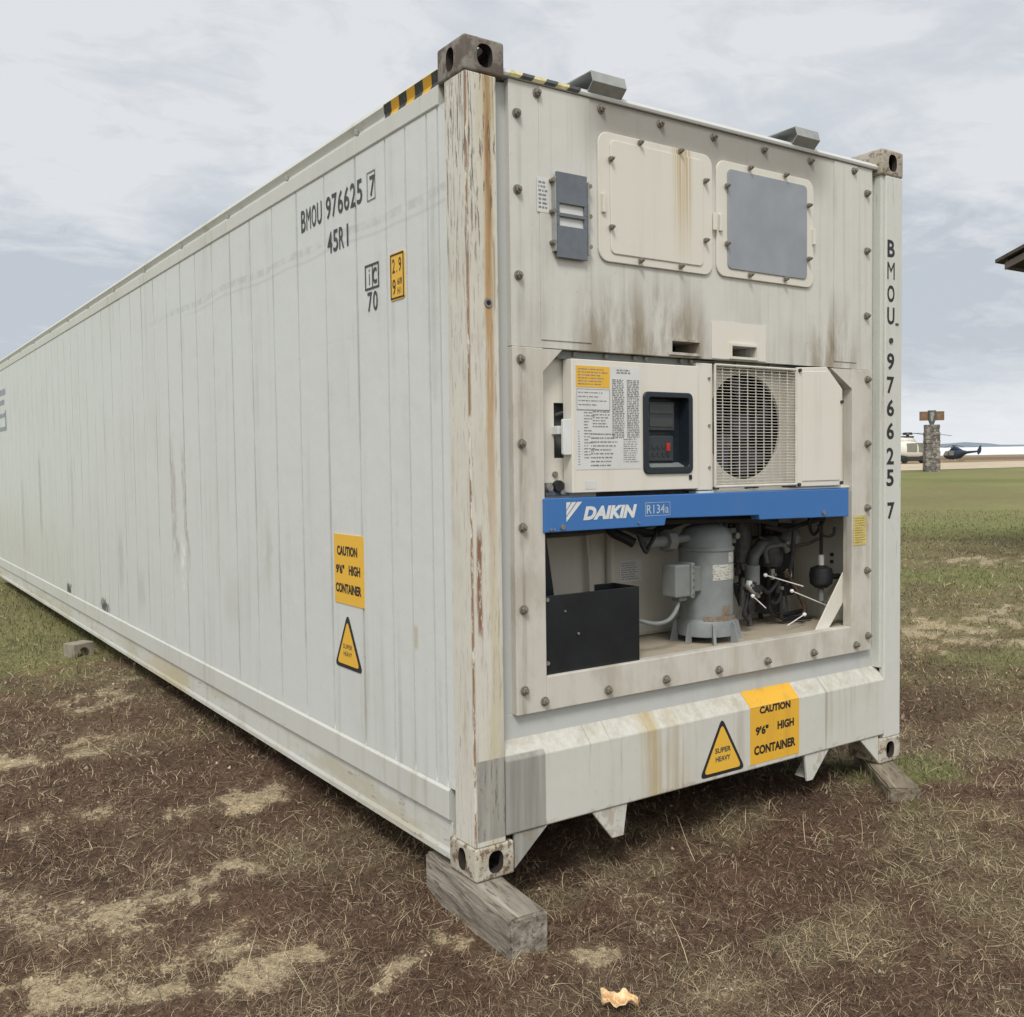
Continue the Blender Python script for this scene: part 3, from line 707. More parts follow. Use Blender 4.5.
# --- long side sheet with pressed joints
def side_sheet(x_out, sign, name, m):
    """corrugation: flats with narrow pressed grooves, runs along y"""
    prof = [(0.135, 0.008)]
    ys = [0.194, 0.273, 0.435, 0.597] + [0.862 + 0.3105 * k for k in range(36)]
    ys = [q for q in ys if q < 11.95]
    zig = 0
    for q in ys:
        prof += [(q - 0.0065, 0.006), (q - 0.005, 0.021), (q + 0.005, 0.021), (q + 0.0065, 0.006)]
    prof += [(12.05, 0.006)]
    mb = MB(); z0, z1 = 0.288, 2.712; n = len(prof)
    rowsz = [z0, z0 + 0.035, z1 - 0.03, z1]
    for zi, zz in enumerate(rowsz):
        for (yy, dd) in prof:
            d2 = dd if zi in (1, 2) else 0.006
            mb.v.append((x_out + sign * d2, yy, zz))
    for r_ in range(3):
        for q in range(n - 1):
            a = r_ * n + q; mb.f.append((a, a + 1, a + n + 1, a + n)); mb.mi.append(0)
    for (yy, dd) in ((0.135, 0), (12.05, 0)): pass
    return mb.build(name, m, P)
sp_ = side_sheet(0.0, 1, 'side_panel', M_SIDE); side_sheet(Wc, -1, 'side_panel', M_SIDE)
# unseen inner box, added to stop light leaking through the shell
MB().box(0.03, Wc - 0.03, 0.56, 12.15, 0.17, 2.80).build('light_block_body', M_RAIL, P)
# roof
mb = MB(); mb.box(0.06, Wc - 0.06, 0.10, 12.10, 2.80, 2.855)
for k in range(60): mb.box(0.10, Wc - 0.10, 0.25 + k * 0.197, 0.33 + k * 0.197, 2.855, 2.868)
mb.build('roof', M_ROOF, P, 0.004)
# bottom and top side rails (profile x,z extruded along y)
def rail(prof, name, m, y0=0.178, y1=Lc - 0.178, mirror=False):
    pts = [((Wc - a) if mirror else a, b) for a, b in prof]
    return MB().prism(pts, 'y', y0, y1).build(name, m, P, 0.002)
bot = [(0.010, 0.290), (-0.002, 0.276), (-0.002, 0.172), (0.014, 0.162), (0.010, 0.060), (0.004, 0.044), (0.004, 0.022), (0.060, 0.022), (0.060, 0.290)]
top = [(0.004, 2.712), (0.000, 2.718), (0.000, 2.782), (0.018, 2.790), (0.022, 2.806), (0.006, 2.836), (0.018, 2.858), (0.042, 2.866), (0.085, 2.862), (0.085, 2.712)]
for mir in (False, True):
    r_ = rail(bot, 'bottom_rail', M_RAIL, mirror=mir); r2_ = rail(top, 'top_rail', M_RAIL, mirror=mir)
    if not mir: rail_near = r2_
# weld-stitch chips on the lower step
# lashing tabs under the roof edge
for k, yy in enumerate((0.854, 1.608, 2.45, 3.32, 4.2, 5.1, 6.03, 6.89, 7.80, 8.76, 9.7, 10.6, 11.5)):
    mb = MB().box(0.006, 0.020, yy - 0.008, yy + 0.008, 2.796, 2.820); mb.build('lashing_tab', M_BRKT, rail_near, 0.003)

# hazard stripes wrapped on the rail end
def stripes_side():
    mb = MB(); n = 7; y0, y1 = 0.182, 0.612; zA, zB = 2.795, 2.842
    mb2 = MB()
    def xz(tt):  # follow the hollow of the rail between z 2.79 and 2.84
        z_ = 2.792 + 0.046 * tt
        if z_ < 2.806: x_ = 0.018 + (z_ - 2.790) / 0.016 * 0.004
        else: x_ = 0.022 - (z_ - 2.806) / 0.030 * 0.016
        return x_ - 0.0025, z_
    for q in range(n):
        a = y0 + (y1 - y0) * q / n; b = y0 + (y1 - y0) * (q + 1) / n
        tgt = mb if q % 2 == 0 else mb2
        vs = []; st_ = 6
        for s_ in range(st_ + 1):
            x_, z_ = xz(s_ / st_); sh = -0.035 * s_ / st_ + 0.0175
            vs += [(x_, max(a + sh, y0), z_), (x_, min(b + sh, y1), z_)]
        tgt.add(vs, [(2 * s_, 2 * s_ + 1, 2 * s_ + 3, 2 * s_ + 2) for s_ in range(st_)])
    mb.build('hazard_stripe', M_FADE, rail_near); mb2.build('hazard_stripe', M_YEL_DIRTY, rail_near)
stripes_side()

# --- corner posts: two-leg L section
def lpost(x, y, sx, sy, m):
    """outer corner at x,y ; legs run inwards"""
    mb = MB(); a, b, th = 0.127, 0.135, 0.030
    pts = [(0, 0), (a, 0), (a, th), (th, th), (th, b), (0, b)]
    pts = [(x + sx * p[0], y + sy * p[1]) for p in pts]
    mb.prism(pts, 'z', 0.118, 2.778); return mb.build('corner_post', m, P, 0.005, seg=3)
post_n = lpost(0, 0, 1, 1, M_POST); tag(post_n, 'near corner post with rust runs and flaking paint')
post_r = lpost(Wc, 0, -1, 1, M_POST_R); lpost(0, Lc, 1, -1, M_POST_R); lpost(Wc, Lc, -1, -1, M_POST_R)
# round hole with collar in the near post
pt = MB().cyl((0.082, -0.001, 2.008), (0.082, -0.004, 2.008), 0.016, n=20).build('drain_hole', M_BRASS, post_n)
MB().cyl((0.082, -0.004, 2.008), (0.082, -0.0045, 2.008), 0.009, n=16).build('bore', M_DARK, post_n)
# rusty blisters on the near post edge
for q, (bx, bz, bh) in enumerate(((0.030, 0.95, 0.030), (0.036, 0.905, 0.022), (0.032, 0.86, 0.016))):
    pass

# --- corner castings with real apertures
def casting(x0, y0, z0, sx, sy, top_, m):
    """rounded hollow block with stadium apertures, cut with booleans once and kept as plain mesh"""
    LX, LY, LZ, th, pr = 0.162, 0.178, 0.118, 0.024, 0.003
    def raw(mb, mi):
        me = bpy.data.meshes.new('corner_casting'); me.from_pydata(mb.v, [], mb.f)
        bm = bmesh.new(); bm.from_mesh(me); bmesh.ops.recalc_face_normals(bm, faces=bm.faces); bm.to_mesh(me); bm.free()
        me.materials.append(m); me.materials.append(M_CAVDARK); me.polygons.foreach_set('material_index', [mi] * len(me.polygons)); me.update()
        o = bpy.data.objects.new('corner_casting', me); COL.objects.link(o); return o
    def bx_(p, q):
        xs_ = sorted((x0 + sx * p[0], x0 + sx * q[0])); ys2 = sorted((y0 + sy * p[1], y0 + sy * q[1])); return MB().box(xs_[0], xs_[1], ys2[0], ys2[1], z0 + p[2], z0 + q[2])
    body = raw(bx_((-pr, -pr, 0), (LX, LY, LZ + pr)), 0)
    bv = body.modifiers.new('bevel', 'BEVEL'); bv.width = 0.011; bv.segments = 4; bv.limit_method = 'NONE'
    cx, cy, cz = x0 + sx * LX / 2, y0 + sy * LY / 2, z0 + (LZ + pr) / 2
    def stad(hw, hh, n=40, e=2.6):
        out = []
        for k in range(n):
            c_, s_ = math.cos(2 * math.pi * k / n), math.sin(2 * math.pi * k / n); t_ = (abs(c_ / hw) ** e + abs(s_ / hh) ** e) ** (-1 / e); out.append((c_ * t_, s_ * t_))
        return out
    cut = [bx_((th, th, th), (LX - th, LY - th, LZ - th))]
    ya_, yb_ = sorted((y0 - sy * .03, y0 + sy * (th + .02))); cut.append(MB().prism([(cx + p[0], cz + p[1]) for p in stad(.0315, .0395)], 'y', ya_, yb_))
    xa_, xb_ = sorted((x0 - sx * .03, x0 + sx * (th + .02))); cut.append(MB().prism([(cy + p[0], cz + p[1]) for p in stad(.0255, .0395)], 'x', xa_, xb_))
    za_, zb2 = (z0 + LZ - th - .02, z0 + LZ + .03) if top_ else (z0 - .03, z0 + th + .02)
    cut.append(MB().prism([(cx + p[0], cy + p[1]) for p in stad(.030, .055)], 'z', za_, zb2))
    tmp = []
    for cmb in cut:
        co_ = raw(cmb, 1); tmp.append(co_)
        bo = body.modifiers.new('cut', 'BOOLEAN'); bo.operation = 'DIFFERENCE'; bo.object = co_; bo.solver = 'EXACT'
    bpy.context.view_layer.update()
    me = bpy.data.meshes.new_from_object(body.evaluated_get(bpy.context.evaluated_depsgraph_get()))
    bpy.data.objects.remove(body)
    for o in tmp: bpy.data.objects.remove(o)
    me.name = 'corner_casting'; ob = bpy.data.objects.new('corner_casting', me); COL.objects.link(ob); ob.parent = P
    me.polygons.foreach_set('use_smooth', [True] * len(me.polygons)); me.set_sharp_from_angle(angle=RAD(35))
    return ob
for tp, zz in ((False, -0.003), (True, 2.778)):
    for xx, sx in ((0, 1), (Wc, -1)):
        for yy, sy in ((0, 1), (Lc, -1)):
            casting(xx, yy, zz, sx, sy, tp, M_CAST if (tp and xx == 0 and yy == 0) else M_CAST_TOP if tp else M_CAST_LOW)

# --- end of the container: recessed channels either side of the machinery frame
Y1 = 0.03                                   # plane of the machinery frame
xl, xr = fp(0.177, 2.0, Y1)[0], fp(2.205, 2.0, Y1)[0]
zt, zb = fp(1, 2.785, Y1)[1], fp(1, 0.560, Y1)[1]
MB().box(0.127, xl + 0.02, 0.055, 0.09, 0.46, 2.79).build('edge_channel', M_CHAN, P, 0.003)
MB().box(xr - 0.02, Wc - 0.127, 0.055, 0.09, 0.46, 2.79).build('edge_channel', M_CHAN, P, 0.003)
MB().box(Wc - 0.150, Wc - 0.1275, 0.012, 0.054, 0.46, 2.778).build('post_lip', M_POST_R, post_r, 0.002)
# strip of wall beneath the frame, above the sill
MB().box(0.127, Wc - 0.127, 0.052, 0.12, 0.44, zb - 0.002).build('lower_wall_strip', M_CHAN, P)

# --- upper stained panel with two slots at its bottom edge
zs0, zs1 = 1.868, 1.934
s1 = (fp(0.932, 0, Y1)[0], fp(1.083, 0, Y1)[0]); s2 = (fp(1.268, 0, Y1)[0], fp(1.416, 0, Y1)[0])
za, zb_ = fp(0, 1.884, Y1)[1], fp(0, 1.928, Y1)[1]; zlow = fp(0, 1.868, Y1)[1]
mb = MB()
cols = [xl, s1[0], s1[1], s2[0], s2[1], xr]; rowz = [zlow, za, zb_, zt]
for ci in range(5):
    for ri in range(3):
        if ri == 1 and ci in (1, 3): continue
        x0, x1, z0, z1 = cols[ci], cols[ci + 1], rowz[ri], rowz[ri + 1]
        mb.add([(x0, Y1, z0), (x1, Y1, z0), (x1, Y1, z1), (x0, Y1, z1)], [(0, 1, 2, 3)])
# outer rim and slot reveals
def rim(x0, x1, z0, z1, ya, yb):
    mb.add([(x0, ya, z0), (x1, ya, z0), (x1, ya, z1), (x0, ya, z1), (x0, yb, z0), (x1, yb, z0), (x1, yb, z1), (x0, yb, z1)], [(0, 1, 5, 4), (1, 2, 6, 5), (2, 3, 7, 6), (3, 0, 4, 7)])
rim(xl, xr, zlow, zt, Y1, 0.10)
rim(s1[0], s1[1], za, zb_, Y1, 0.16); rim(s2[0], s2[1], za, zb_, Y1, 0.16)
up_panel = mb.build('upper_end_panel', M_FRONT, P, recalc=False)
bm = bmesh.new(); bm.from_mesh(up_panel.data); bmesh.ops.remove_doubles(bm, verts=bm.verts, dist=0.0003); bm.to_mesh(up_panel.data); bm.free()
for s_, hood in ((s1, M_FRONT), (s2, M_DOORW)):
    MB().box(s_[0] - 0.004, s_[1] + 0.004, 0.161, 0.165, za - 0.004, zb_ + 0.004).build('slot_back', M_DARK, up_panel)
    h = MB(); f_ = 0.010
    h.box(s_[0] - f_, s_[1] + f_, Y1 - 0.012, Y1 - 0.0005, zb_, zb_ + f_); h.box(s_[0] - f_, s_[1] + f_, Y1 - 0.012, Y1 - 0.0005, za - f_, za)
    h.box(s_[0] - f_, s_[0], Y1 - 0.012, Y1 - 0.0005, za, zb_); h.box(s_[1], s_[1] + f_, Y1 - 0.012, Y1 - 0.0005, za, zb_)
    h.build('slot_frame', hood, up_panel)
# fresh cream patch round the second slot
a_, b_ = fp(1.160, 0, Y1)[0], fp(1.480, 0, Y1)[0]; c0, c1 = fp(0, 1.872, Y1)[1], fp(0, 2.022, Y1)[1]
g = MB(); yq = Y1 - 0.002
def ringplate(mb, x0, x1, z0, z1, hx0, hx1, hz0, hz1, ya, yb):
    mb.box(x0, hx0, ya, yb, z0, z1); mb.box(hx1, x1, ya, yb, z0, z1); mb.box(hx0, hx1, ya, yb, hz1, z1); mb.box(hx0, hx1, ya, yb, z0, hz0)
ringplate(g, a_, b_, c0, c1, s2[0] - 0.01, s2[1] + 0.01, za - 0.0099, zb_ + 0.01, Y1 - 0.003, Y1 - 0.0006)
g.build('fresh_paint_patch', M_DOORW, up_panel)
# upper panel pressed ribs
for xx in (0.305, 0.475):
    x_ = fp(xx, 0, Y1)[0]; MB().prism([(x_ - .006, 0), (x_ + .006, 0), (x_ + .006, 1), (x_ - .006, 1)], 'y', 0, 0) if False else None
mbr = MB()
x_a, x_b = fp(0.305, 0, Y1)[0], fp(0.535, 0, Y1)[0]
for xa_, xb_ in ((x_a, x_b), (fp(1.93, 0, Y1)[0], fp(2.09, 0, Y1)[0])): MB().box(xa_, xb_, Y1 - 0.0035, Y1 - 0.0005, 1.90, zt - .0005).build('pressed_band', M_FRONT, up_panel, 0.0015)
# header strip and roof edge along the top of the end
hd = MB().prism([(0.02, zt + 0.002), (0.016, 2.812), (0.03, 2.828), (0.085, 2.842), (0.12, 2.842), (0.12, zt + 0.002)], 'x', 0.1625, Wc - 0.1625).build('top_end_rail', M_ROOF, P, 0.002)
mA, mB_ = MB(), MB()
for q in range(6):
    a = 0.185 + 0.052 * q; b = a + 0.052; tg = mA if q % 2 else mB_
    tg.add([(a, 0.0180, 2.802), (b, 0.0180, 2.802), (b + 0.01, 0.0145, 2.8118), (a + 0.01, 0.0145, 2.8118)], [(0, 1, 2, 3)])
    tg.add([(a + 0.01, 0.0145, 2.8122), (b + 0.01, 0.0145, 2.8122), (b + 0.025, 0.0285, 2.8292), (a + 0.025, 0.0285, 2.8292)], [(0, 1, 2, 3)])
mA.build('hazard_stripe', M_FADE, hd); mB_.build('hazard_stripe', simple('washed_out_yellow', (0.55, 0.50, 0.27), .6, 0, .3, 40), hd)

# --- two folded brackets over the top edge
def bracket(x0, x1):
    mb = MB(); th = 0.004
    def folded(prof):
        n = len(prof)
        for k in range(n - 1):
            a, b = Vector(prof[k]), Vector(prof[k + 1]); d = (b - a).normalized(); nn = Vector((-d.y, d.x)) * th
            mb.prism([tuple(a), tuple(b), tuple(b + nn), tuple(a + nn)], 'x', x0, x1)
    folded([(0.17, 2.862), (0.17, 2.885), (0.0, 2.889), (-0.012, 2.848), (0.02, 2.818)])
    mb.box(x0, x0 + th, 0.0, 0.165, 2.884, 2.888)
    return mb.build('folded_bracket', M_BRKT, P, 0.001)
bracket(0.545, 0.708); bracket(1.672, 1.822)

# --- access plates
def plate_part(name, x0, x1, z0, z1, r, ya, yb, m, parent):
    X0, Z0 = fp(x0, z0, ya); X1, Z1 = fp(x1, z1, ya)
    return MB().prism(rrect(X0, X1, Z0, Z1, r), 'y', ya, yb).build(name, m, parent, 0.0025)
YP = Y1 - 0.010
ap1 = plate_part('access_plate', 0.577, 1.168, 2.204, 2.680, 0.045, YP, Y1 - 0.0005, M_PLATE, P)
plate_part('raised_cover', 0.635, 1.117, 2.236, 2.655, 0.022, YP - 0.005, YP - 0.0005, M_PLATE, ap1)
ap2 = plate_part('access_plate', 1.193, 1.793, 2.208, 2.674, 0.045, YP, Y1 - 0.0005, M_PLATE, P); tag(ap2, 'access plate with bare grey aluminium cover')
plate_part('aluminium_cover', 1.257, 1.750, 2.242, 2.646, 0.022, YP - 0.005, YP - 0.0005, M_ALU, ap2)

# --- bolts
def bolt_mesh(r):
    mb = MB(); mb.cyl((0, 0, 0), (0, -0.005, 0), r * 1.28, n=18); mb.cyl((0, -0.005, 0), (0, -0.016, 0), r, n=6); mb.cyl((0, -0.016, 0), (0, -0.024, 0), r * 0.5, n=10)
    return mb
b0 = bolt_mesh(0.0135).build('bolt', M_BOLT, P, 0.0015); first = True
BZ = [2.671, 2.410, 2.114, 1.822, 1.526, 1.230, 0.938, 0.648]
spots = [(0.209, z_) for z_ in BZ] + [(2.162, z_) for z_ in BZ[:-1]] + [(2.171, 0.631)]
spots += [(x_, 2.757) for x_ in (0.297, 0.589, 0.884, 1.174, 1.471, 1.768, 2.065)] + [(x_, 0.597) for x_ in (0.297, 0.595, 0.892, 1.185, 1.480, 1.783, 2.084)]
for q, (x_, z_) in enumerate(spots):
    X, Z = fp(x_, z_, Y1); o = b0 if q == 0 else dup(b0, P)
    o.location = (X, Y1 - 0.0065 - 0.001 if z_ < 1.86 else Y1 - 0.001, Z); o.rotation_euler = (0, random.uniform(0, 1), 0)
pb = bolt_mesh(0.0085); pbo = pb.build('screw', M_BOLT, ap1, 0.001); q = 0
for ap, S in ((ap1, [(0.630, 2.580), (0.630, 2.330), (0.775, 2.664), (0.775, 2.222), (0.985, 2.668), (0.985, 2.222), (1.122, 2.573), (1.122, 2.338)]),
              (ap2, [(1.243, 2.571), (1.243, 2.339), (1.380, 2.664), (1.380, 2.226), (1.600, 2.668), (1.600, 2.230), (1.750, 2.560), (1.750, 2.330)])):
    for x_, z_ in S:
        X, Z = fp(x_, z_, YP); o = pbo if q == 0 else dup(pbo, ap); o.location = (X, YP - 0.0055, Z); q += 1
# small welded hinge studs between plates
for x_, z_ in ((0.592, 2.415), (1.172, 2.42), (1.205, 2.42), (1.785, 2.43)):
    X, Z = fp(x_, z_, YP); MB().box(X - .004, X + .012, YP - 0.012, YP - 0.0005, Z - 0.035, Z + 0.035).build('stud', M_PLATE, ap1 if x_ < 1.19 else ap2, 0.002)

# --- slate holder with two windows + sticker left of it
def holder():
    X0, Z0 = fp(0.388, 2.198, 0.0); X1, Z1 = fp(0.527, 2.503, 0.0)
    Z = lambda z_: z_
    base = MB()
    xa, xb = X0, X1; ya, yb = 0.006, 0.016
    bars = [(Z0, 2.315), (2.348, 2.358), (2.394, Z1)]
    base.box(xa, xb, ya, yb, Z0, 2.312); base.box(xa, xb, ya, yb, 2.345, 2.358); base.box(xa, xb, ya, yb, 2.392, Z1)
    base.box(xa, xa + 0.012, ya, yb, 2.312, 2.345); base.box(xb - 0.012, xb, ya, yb, 2.312, 2.345)
    base.box(xa, xa + 0.012, ya, yb, 2.358, 2.392); base.box(xb - 0.012, xb, ya, yb, 2.358, 2.392)
    o = base.build('slate_holder', M_STRAPPLATE, P, 0.0015)
    for xx in (xa - 0.010, xb + 0.004): MB().box(xx, xx + 0.006, 0.003, Y1 - 0.003, Z0 + 0.02, Z1 - 0.02).build('side_rail', M_BRKT, o, 0.001)
    for xx in (xa - 0.014, xb + 0.014):
        for zz in (2.47, 2.36, 2.25): MB().cyl((xx, 0.002, zz), (xx, Y1 - 0.003, zz), 0.008, n=10).build('clip', M_BOLT, o)
    MB().box(xa + .002, xb - .002, 0.0165, 0.020, 2.30, 2.40).build('backing_card', M_PAPER, o)
holder()
X0, Z0 = fp(0.293, 2.345, Y1); X1, Z1 = fp(0.344, 2.467, Y1)
st = MB().box(X0, X1, Y1 - 0.0045, Y1 - 0.003, Z0, Z1).build('sticker', M_PAPER, P)
def lines(mb, x0, x1, z0, z1, rows, y, seed=1, fill=0.9, minw=0.004, maxw=0.02, hh=0.45):
    r = random.Random(seed); dz = (z1 - z0) / rows
    for k in range(rows):
        z_ = z1 - (k + 0.5) * dz; x_ = x0
        end = x0 + (x1 - x0) * r.uniform(fill - 0.2, 1)
        while x_ < end:
            w_ = min(r.uniform(minw, maxw), end - x_); h_ = dz * hh / 2
            mb.add([(x_, y, z_ - h_), (x_ + w_, y, z_ - h_), (x_ + w_, y, z_ + h_), (x_, y, z_ + h_)], [(0, 1, 2, 3)])
            x_ += w_ + r.uniform(0.002, 0.006)
mb = MB(); lines(mb, X0 + .005, X1 - .005, Z0 + .01, Z1 - .01, 7, Y1 - 0.0055, 3); mb.build('print', M_PRINT, st)

# --- machinery frame (flange) around the opening
YF = Y1 - 0.006
def F(x, z, y=Y1): return fp(x, z, y)
OL, OR, OB = F(0.310, 0)[0], F(2.058, 0)[0], F(0, 0.684)[1]
FT = zlow - 0.002
mb = MB()
def quadprism(mb, pts, ya, yb): mb.prism(pts, 'y', ya, yb)
quadprism(mb, [(xl, zb), (OL, zb), (OL, FT), (xl, FT)], YF, 0.075)
mbL = mb; o = mb.build('frame_stile', M_FLANGE, P, 0.003)
o2 = MB().box(OR, xr, YF, 0.075, zb, FT).build('frame_stile', M_FLANGE, P, 0.003)
MB().box(OL, OR, YF + 0.001, 0.075, zb, OB).build('frame_bottom_rail', M_FLANGE, P, 0.003)
# corner gusset triangles that chamfer the opening
cz0 = F(0, 1.782)[1]; cx1 = F(0.397, 0)[0]
MB().prism([(OL, cz0), (cx1, FT - 0.002), (OL, FT - 0.002)], 'y', YF + 0.002, 0.07).build('corner_gusset', M_FLANGE, P, 0.001)
cxr = F(1.905, 0)[0]; czr = F(0, 1.775)[1]
MB().prism([(OR, czr), (OR, FT - 0.002), (cxr, FT - 0.002)], 'y', YF + 0.002, 0.07).build('corner_gusset', M_FLANGE, P, 0.001)
# yellow notice on the right stile
a0, a1 = F(2.068, 1.058), F(2.158, 1.196)
ys = MB().box(a0[0], a1[0], YF - 0.002, YF - 0.0005, a0[1], a1[1]).build('notice_sticker', M_YEL2, o2)
mb = MB(); lines(mb, a0[0] + .006, a1[0] - .006, a0[1] + .008, a1[1] - .008, 11, YF - 0.0026, 5, hh=.35)
mb.build('print', simple('ochre_print', (0.30, 0.21, 0.03), 0.6), ys)

# --- backing behind the doors
YB = 0.085
bx0, bx1 = OL - 0.02, OR + 0.02
zbm = F(0, 1.325, 0.03)[1]
hx0, hz0 = F(0.358, 1.474, YB); hx1, hz1 = F(0.430, 1.673, YB)
mb = MB(); ringplate(mb, bx0, 0.62, zbm, FT, hx0, hx1, hz0, hz1, YB, YB + 0.006)
mb.build('backing_panel', M_DOORW, P)
MB().box(hx0 - .004, hx1 + .004, YB + 0.05, YB + 0.06, hz0 - .004, hz1 + .004).build('handle_recess', M_JBOX, P)
# recess reveal
mb = MB(); mb.box(hx0 - .003, hx0, YB + .006, YB + .05, hz0, hz1); mb.box(hx1, hx1 + .003, YB + .006, YB + .05, hz0, hz1); mb.box(hx0, hx1, YB + .006, YB + .05, hz1, hz1 + .003); mb.box(hx0, hx1, YB + .006, YB + .05, hz0 - .003, hz0)
mb.build('recess_reveal', M_JBOX, P)
# --- control door
YD = 0.020
dx0, dz0 = fp(0.441, 1.345, YD); dx1, dz1 = fp(1.084, 1.836, YD)
px0, pz0 = fp(0.786, 1.408, YD); px1, pz1 = fp(1.047, 1.727, YD)
mb = MB()
def frame_with_hole(mb, outer, hole, ya, yb):
    """outer rect, rounded hole polygon, both as matched loops"""
    x0, x1, z0, z1 = outer; cx = sum(p[0] for p in hole) / len(hole); cz = sum(p[1] for p in hole) / len(hole)
    hp = sorted(hole, key=lambda p: math.atan2(p[1] - cz, p[0] - cx)); 
    corners = [math.atan2(zz - cz, xx - cx) for xx in (x0, x1) for zz in (z0, z1)]
    angs = [math.atan2(p[1] - cz, p[0] - cx) for p in hp]
    items = [(a, p) for a, p in zip(angs, hp)]
    for ca in corners:                      # interpolate a hole point at each corner angle
        k = max([i for i, (a, p) in enumerate(sorted(items)) if a <= ca] or [-1])
        s_ = sorted(items); a0, p0 = s_[k]; a1, p1 = s_[(k + 1) % len(s_)]
        da = (a1 - a0) % (2 * math.pi); tt = ((ca - a0) % (2 * math.pi)) / da if da else 0
        items.append((ca, (p0[0] + (p1[0] - p0[0]) * tt, p0[1] + (p1[1] - p0[1]) * tt)))
    items.sort()
    def rp(a):
        c_, s_ = math.cos(a), math.sin(a); tx = ((x1 - cx) if c_ > 0 else (x0 - cx)) / c_ if abs(c_) > 1e-9 else 1e9; tz = ((z1 - cz) if s_ > 0 else (z0 - cz)) / s_ if abs(s_) > 1e-9 else 1e9
        t_ = min(tx, tz); return cx + c_ * t_, cz + s_ * t_
    n = len(items); out = [rp(a) for a, p in items]; inn = [p for a, p in items]
    vs = [(p[0], ya, p[1]) for p in out] + [(p[0], ya, p[1]) for p in inn] + [(p[0], yb, p[1]) for p in inn] + [(p[0], yb, p[1]) for p in out]
    fs = []
    for k in range(n):
        k2 = (k + 1) % n
        for L_ in range(3): fs.append((L_ * n + k, L_ * n + k2, (L_ + 1) * n + k2, (L_ + 1) * n + k))
        fs.append((3 * n + k, 3 * n + k2, k2, k))
    mb.add(vs, fs)
frame_with_hole(mb, (dx0, dx1, dz0, dz1), rrect(px0 + .01, px1 - .01, pz0 + .01, pz1 - .01, 0.016), YD, YD + 0.055)
door = mb.build('control_box_door', M_DOORW, P, 0.003)
mb = MB(); oo = rrect(px0, px1, pz0, pz1, 0.024, 6); ii = rrect(px0 + .026, px1 - .022, pz0 + .026, pz1 - .022, 0.014, 6); n = len(oo)
mb.add([(p[0], YD - .009, p[1]) for p in oo] + [(p[0], YD - .009, p[1]) for p in ii] + [(p[0], YD + .0495, p[1]) for p in ii] + [(p[0], YD - .0004, p[1]) for p in oo],
       [(L_ * n + k, L_ * n + (k + 1) % n, (L_ + 1) * n + (k + 1) % n, (L_ + 1) * n + k) for L_ in range(2) for k in range(n)] + [(3 * n + k, 3 * n + (k + 1) % n, (k + 1) % n, k) for k in range(n)])
bz = mb.build('display_bezel', M_BEZ, door, 0.004, seg=3)
MB().box(px0 + .011, px1 - .011, YD + 0.050, YD + 0.054, pz0 + .011, pz1 - .011).build('display_back', M_BEZ, door)
# display interior: angled instrument face, lcd, keypad, red key, lower ledge
ix0, ix1 = px0 + 0.048, px1 - 0.066
MB().box(ix0, ix1, YD + 0.030, YD + 0.049, pz1 - 0.150, pz1 - 0.034).build('instrument_face', M_KEY, door, 0.003)
MB().box(ix0 + 0.012, ix1 - 0.012, YD + 0.027, YD + 0.0295, pz1 - 0.082, pz1 - 0.046).build('lcd_screen', M_LCD, door)
MB().box(ix0 + 0.012, ix1 - 0.012, YD + 0.027, YD + 0.0295, pz1 - 0.134, pz1 - 0.100).build('lcd_screen', M_LCD, door)
MB().box(ix0, ix1, YD + 0.036, YD + 0.049, pz0 + 0.05, pz1 - 0.170).build('keypad', M_KEY, door, 0.003)
mb = MB()
for r_ in range(2):
    for c_ in range(5):
        if r_ == 1 and c_ == 4: continue
        x_ = ix0 + 0.008 + c_ * (ix1 - ix0 - .02) / 5; z_ = pz0 + 0.068 + r_ * 0.030
        mb.box(x_, x_ + 0.014, YD + 0.033, YD + 0.0355, z_, z_ + 0.016)
mb.build('key', M_DKM, door, 0.001)
x_ = ix0 + 0.004 + 4 * (ix1 - ix0 - .02) / 5
MB().box(x_, x_ + 0.020, YD + 0.032, YD + 0.0355, pz0 + 0.090, pz0 + 0.122).build('red_key', M_RED, door, 0.001)
MB().prism([(YD + .012, pz0 + .0265), (YD + .049, pz0 + .0265), (YD + .049, pz0 + .044)], 'x', px0 + .03, px1 - .026).build('display_ledge', M_JBOX, door)
for zz in (pz1 - .052, pz1 - .115): MB().cyl((ix0 - .010, YD + .022, zz), (ix0 - .010, YD + .045, zz), 0.006, n=12).build('knob', M_BRASS, door)
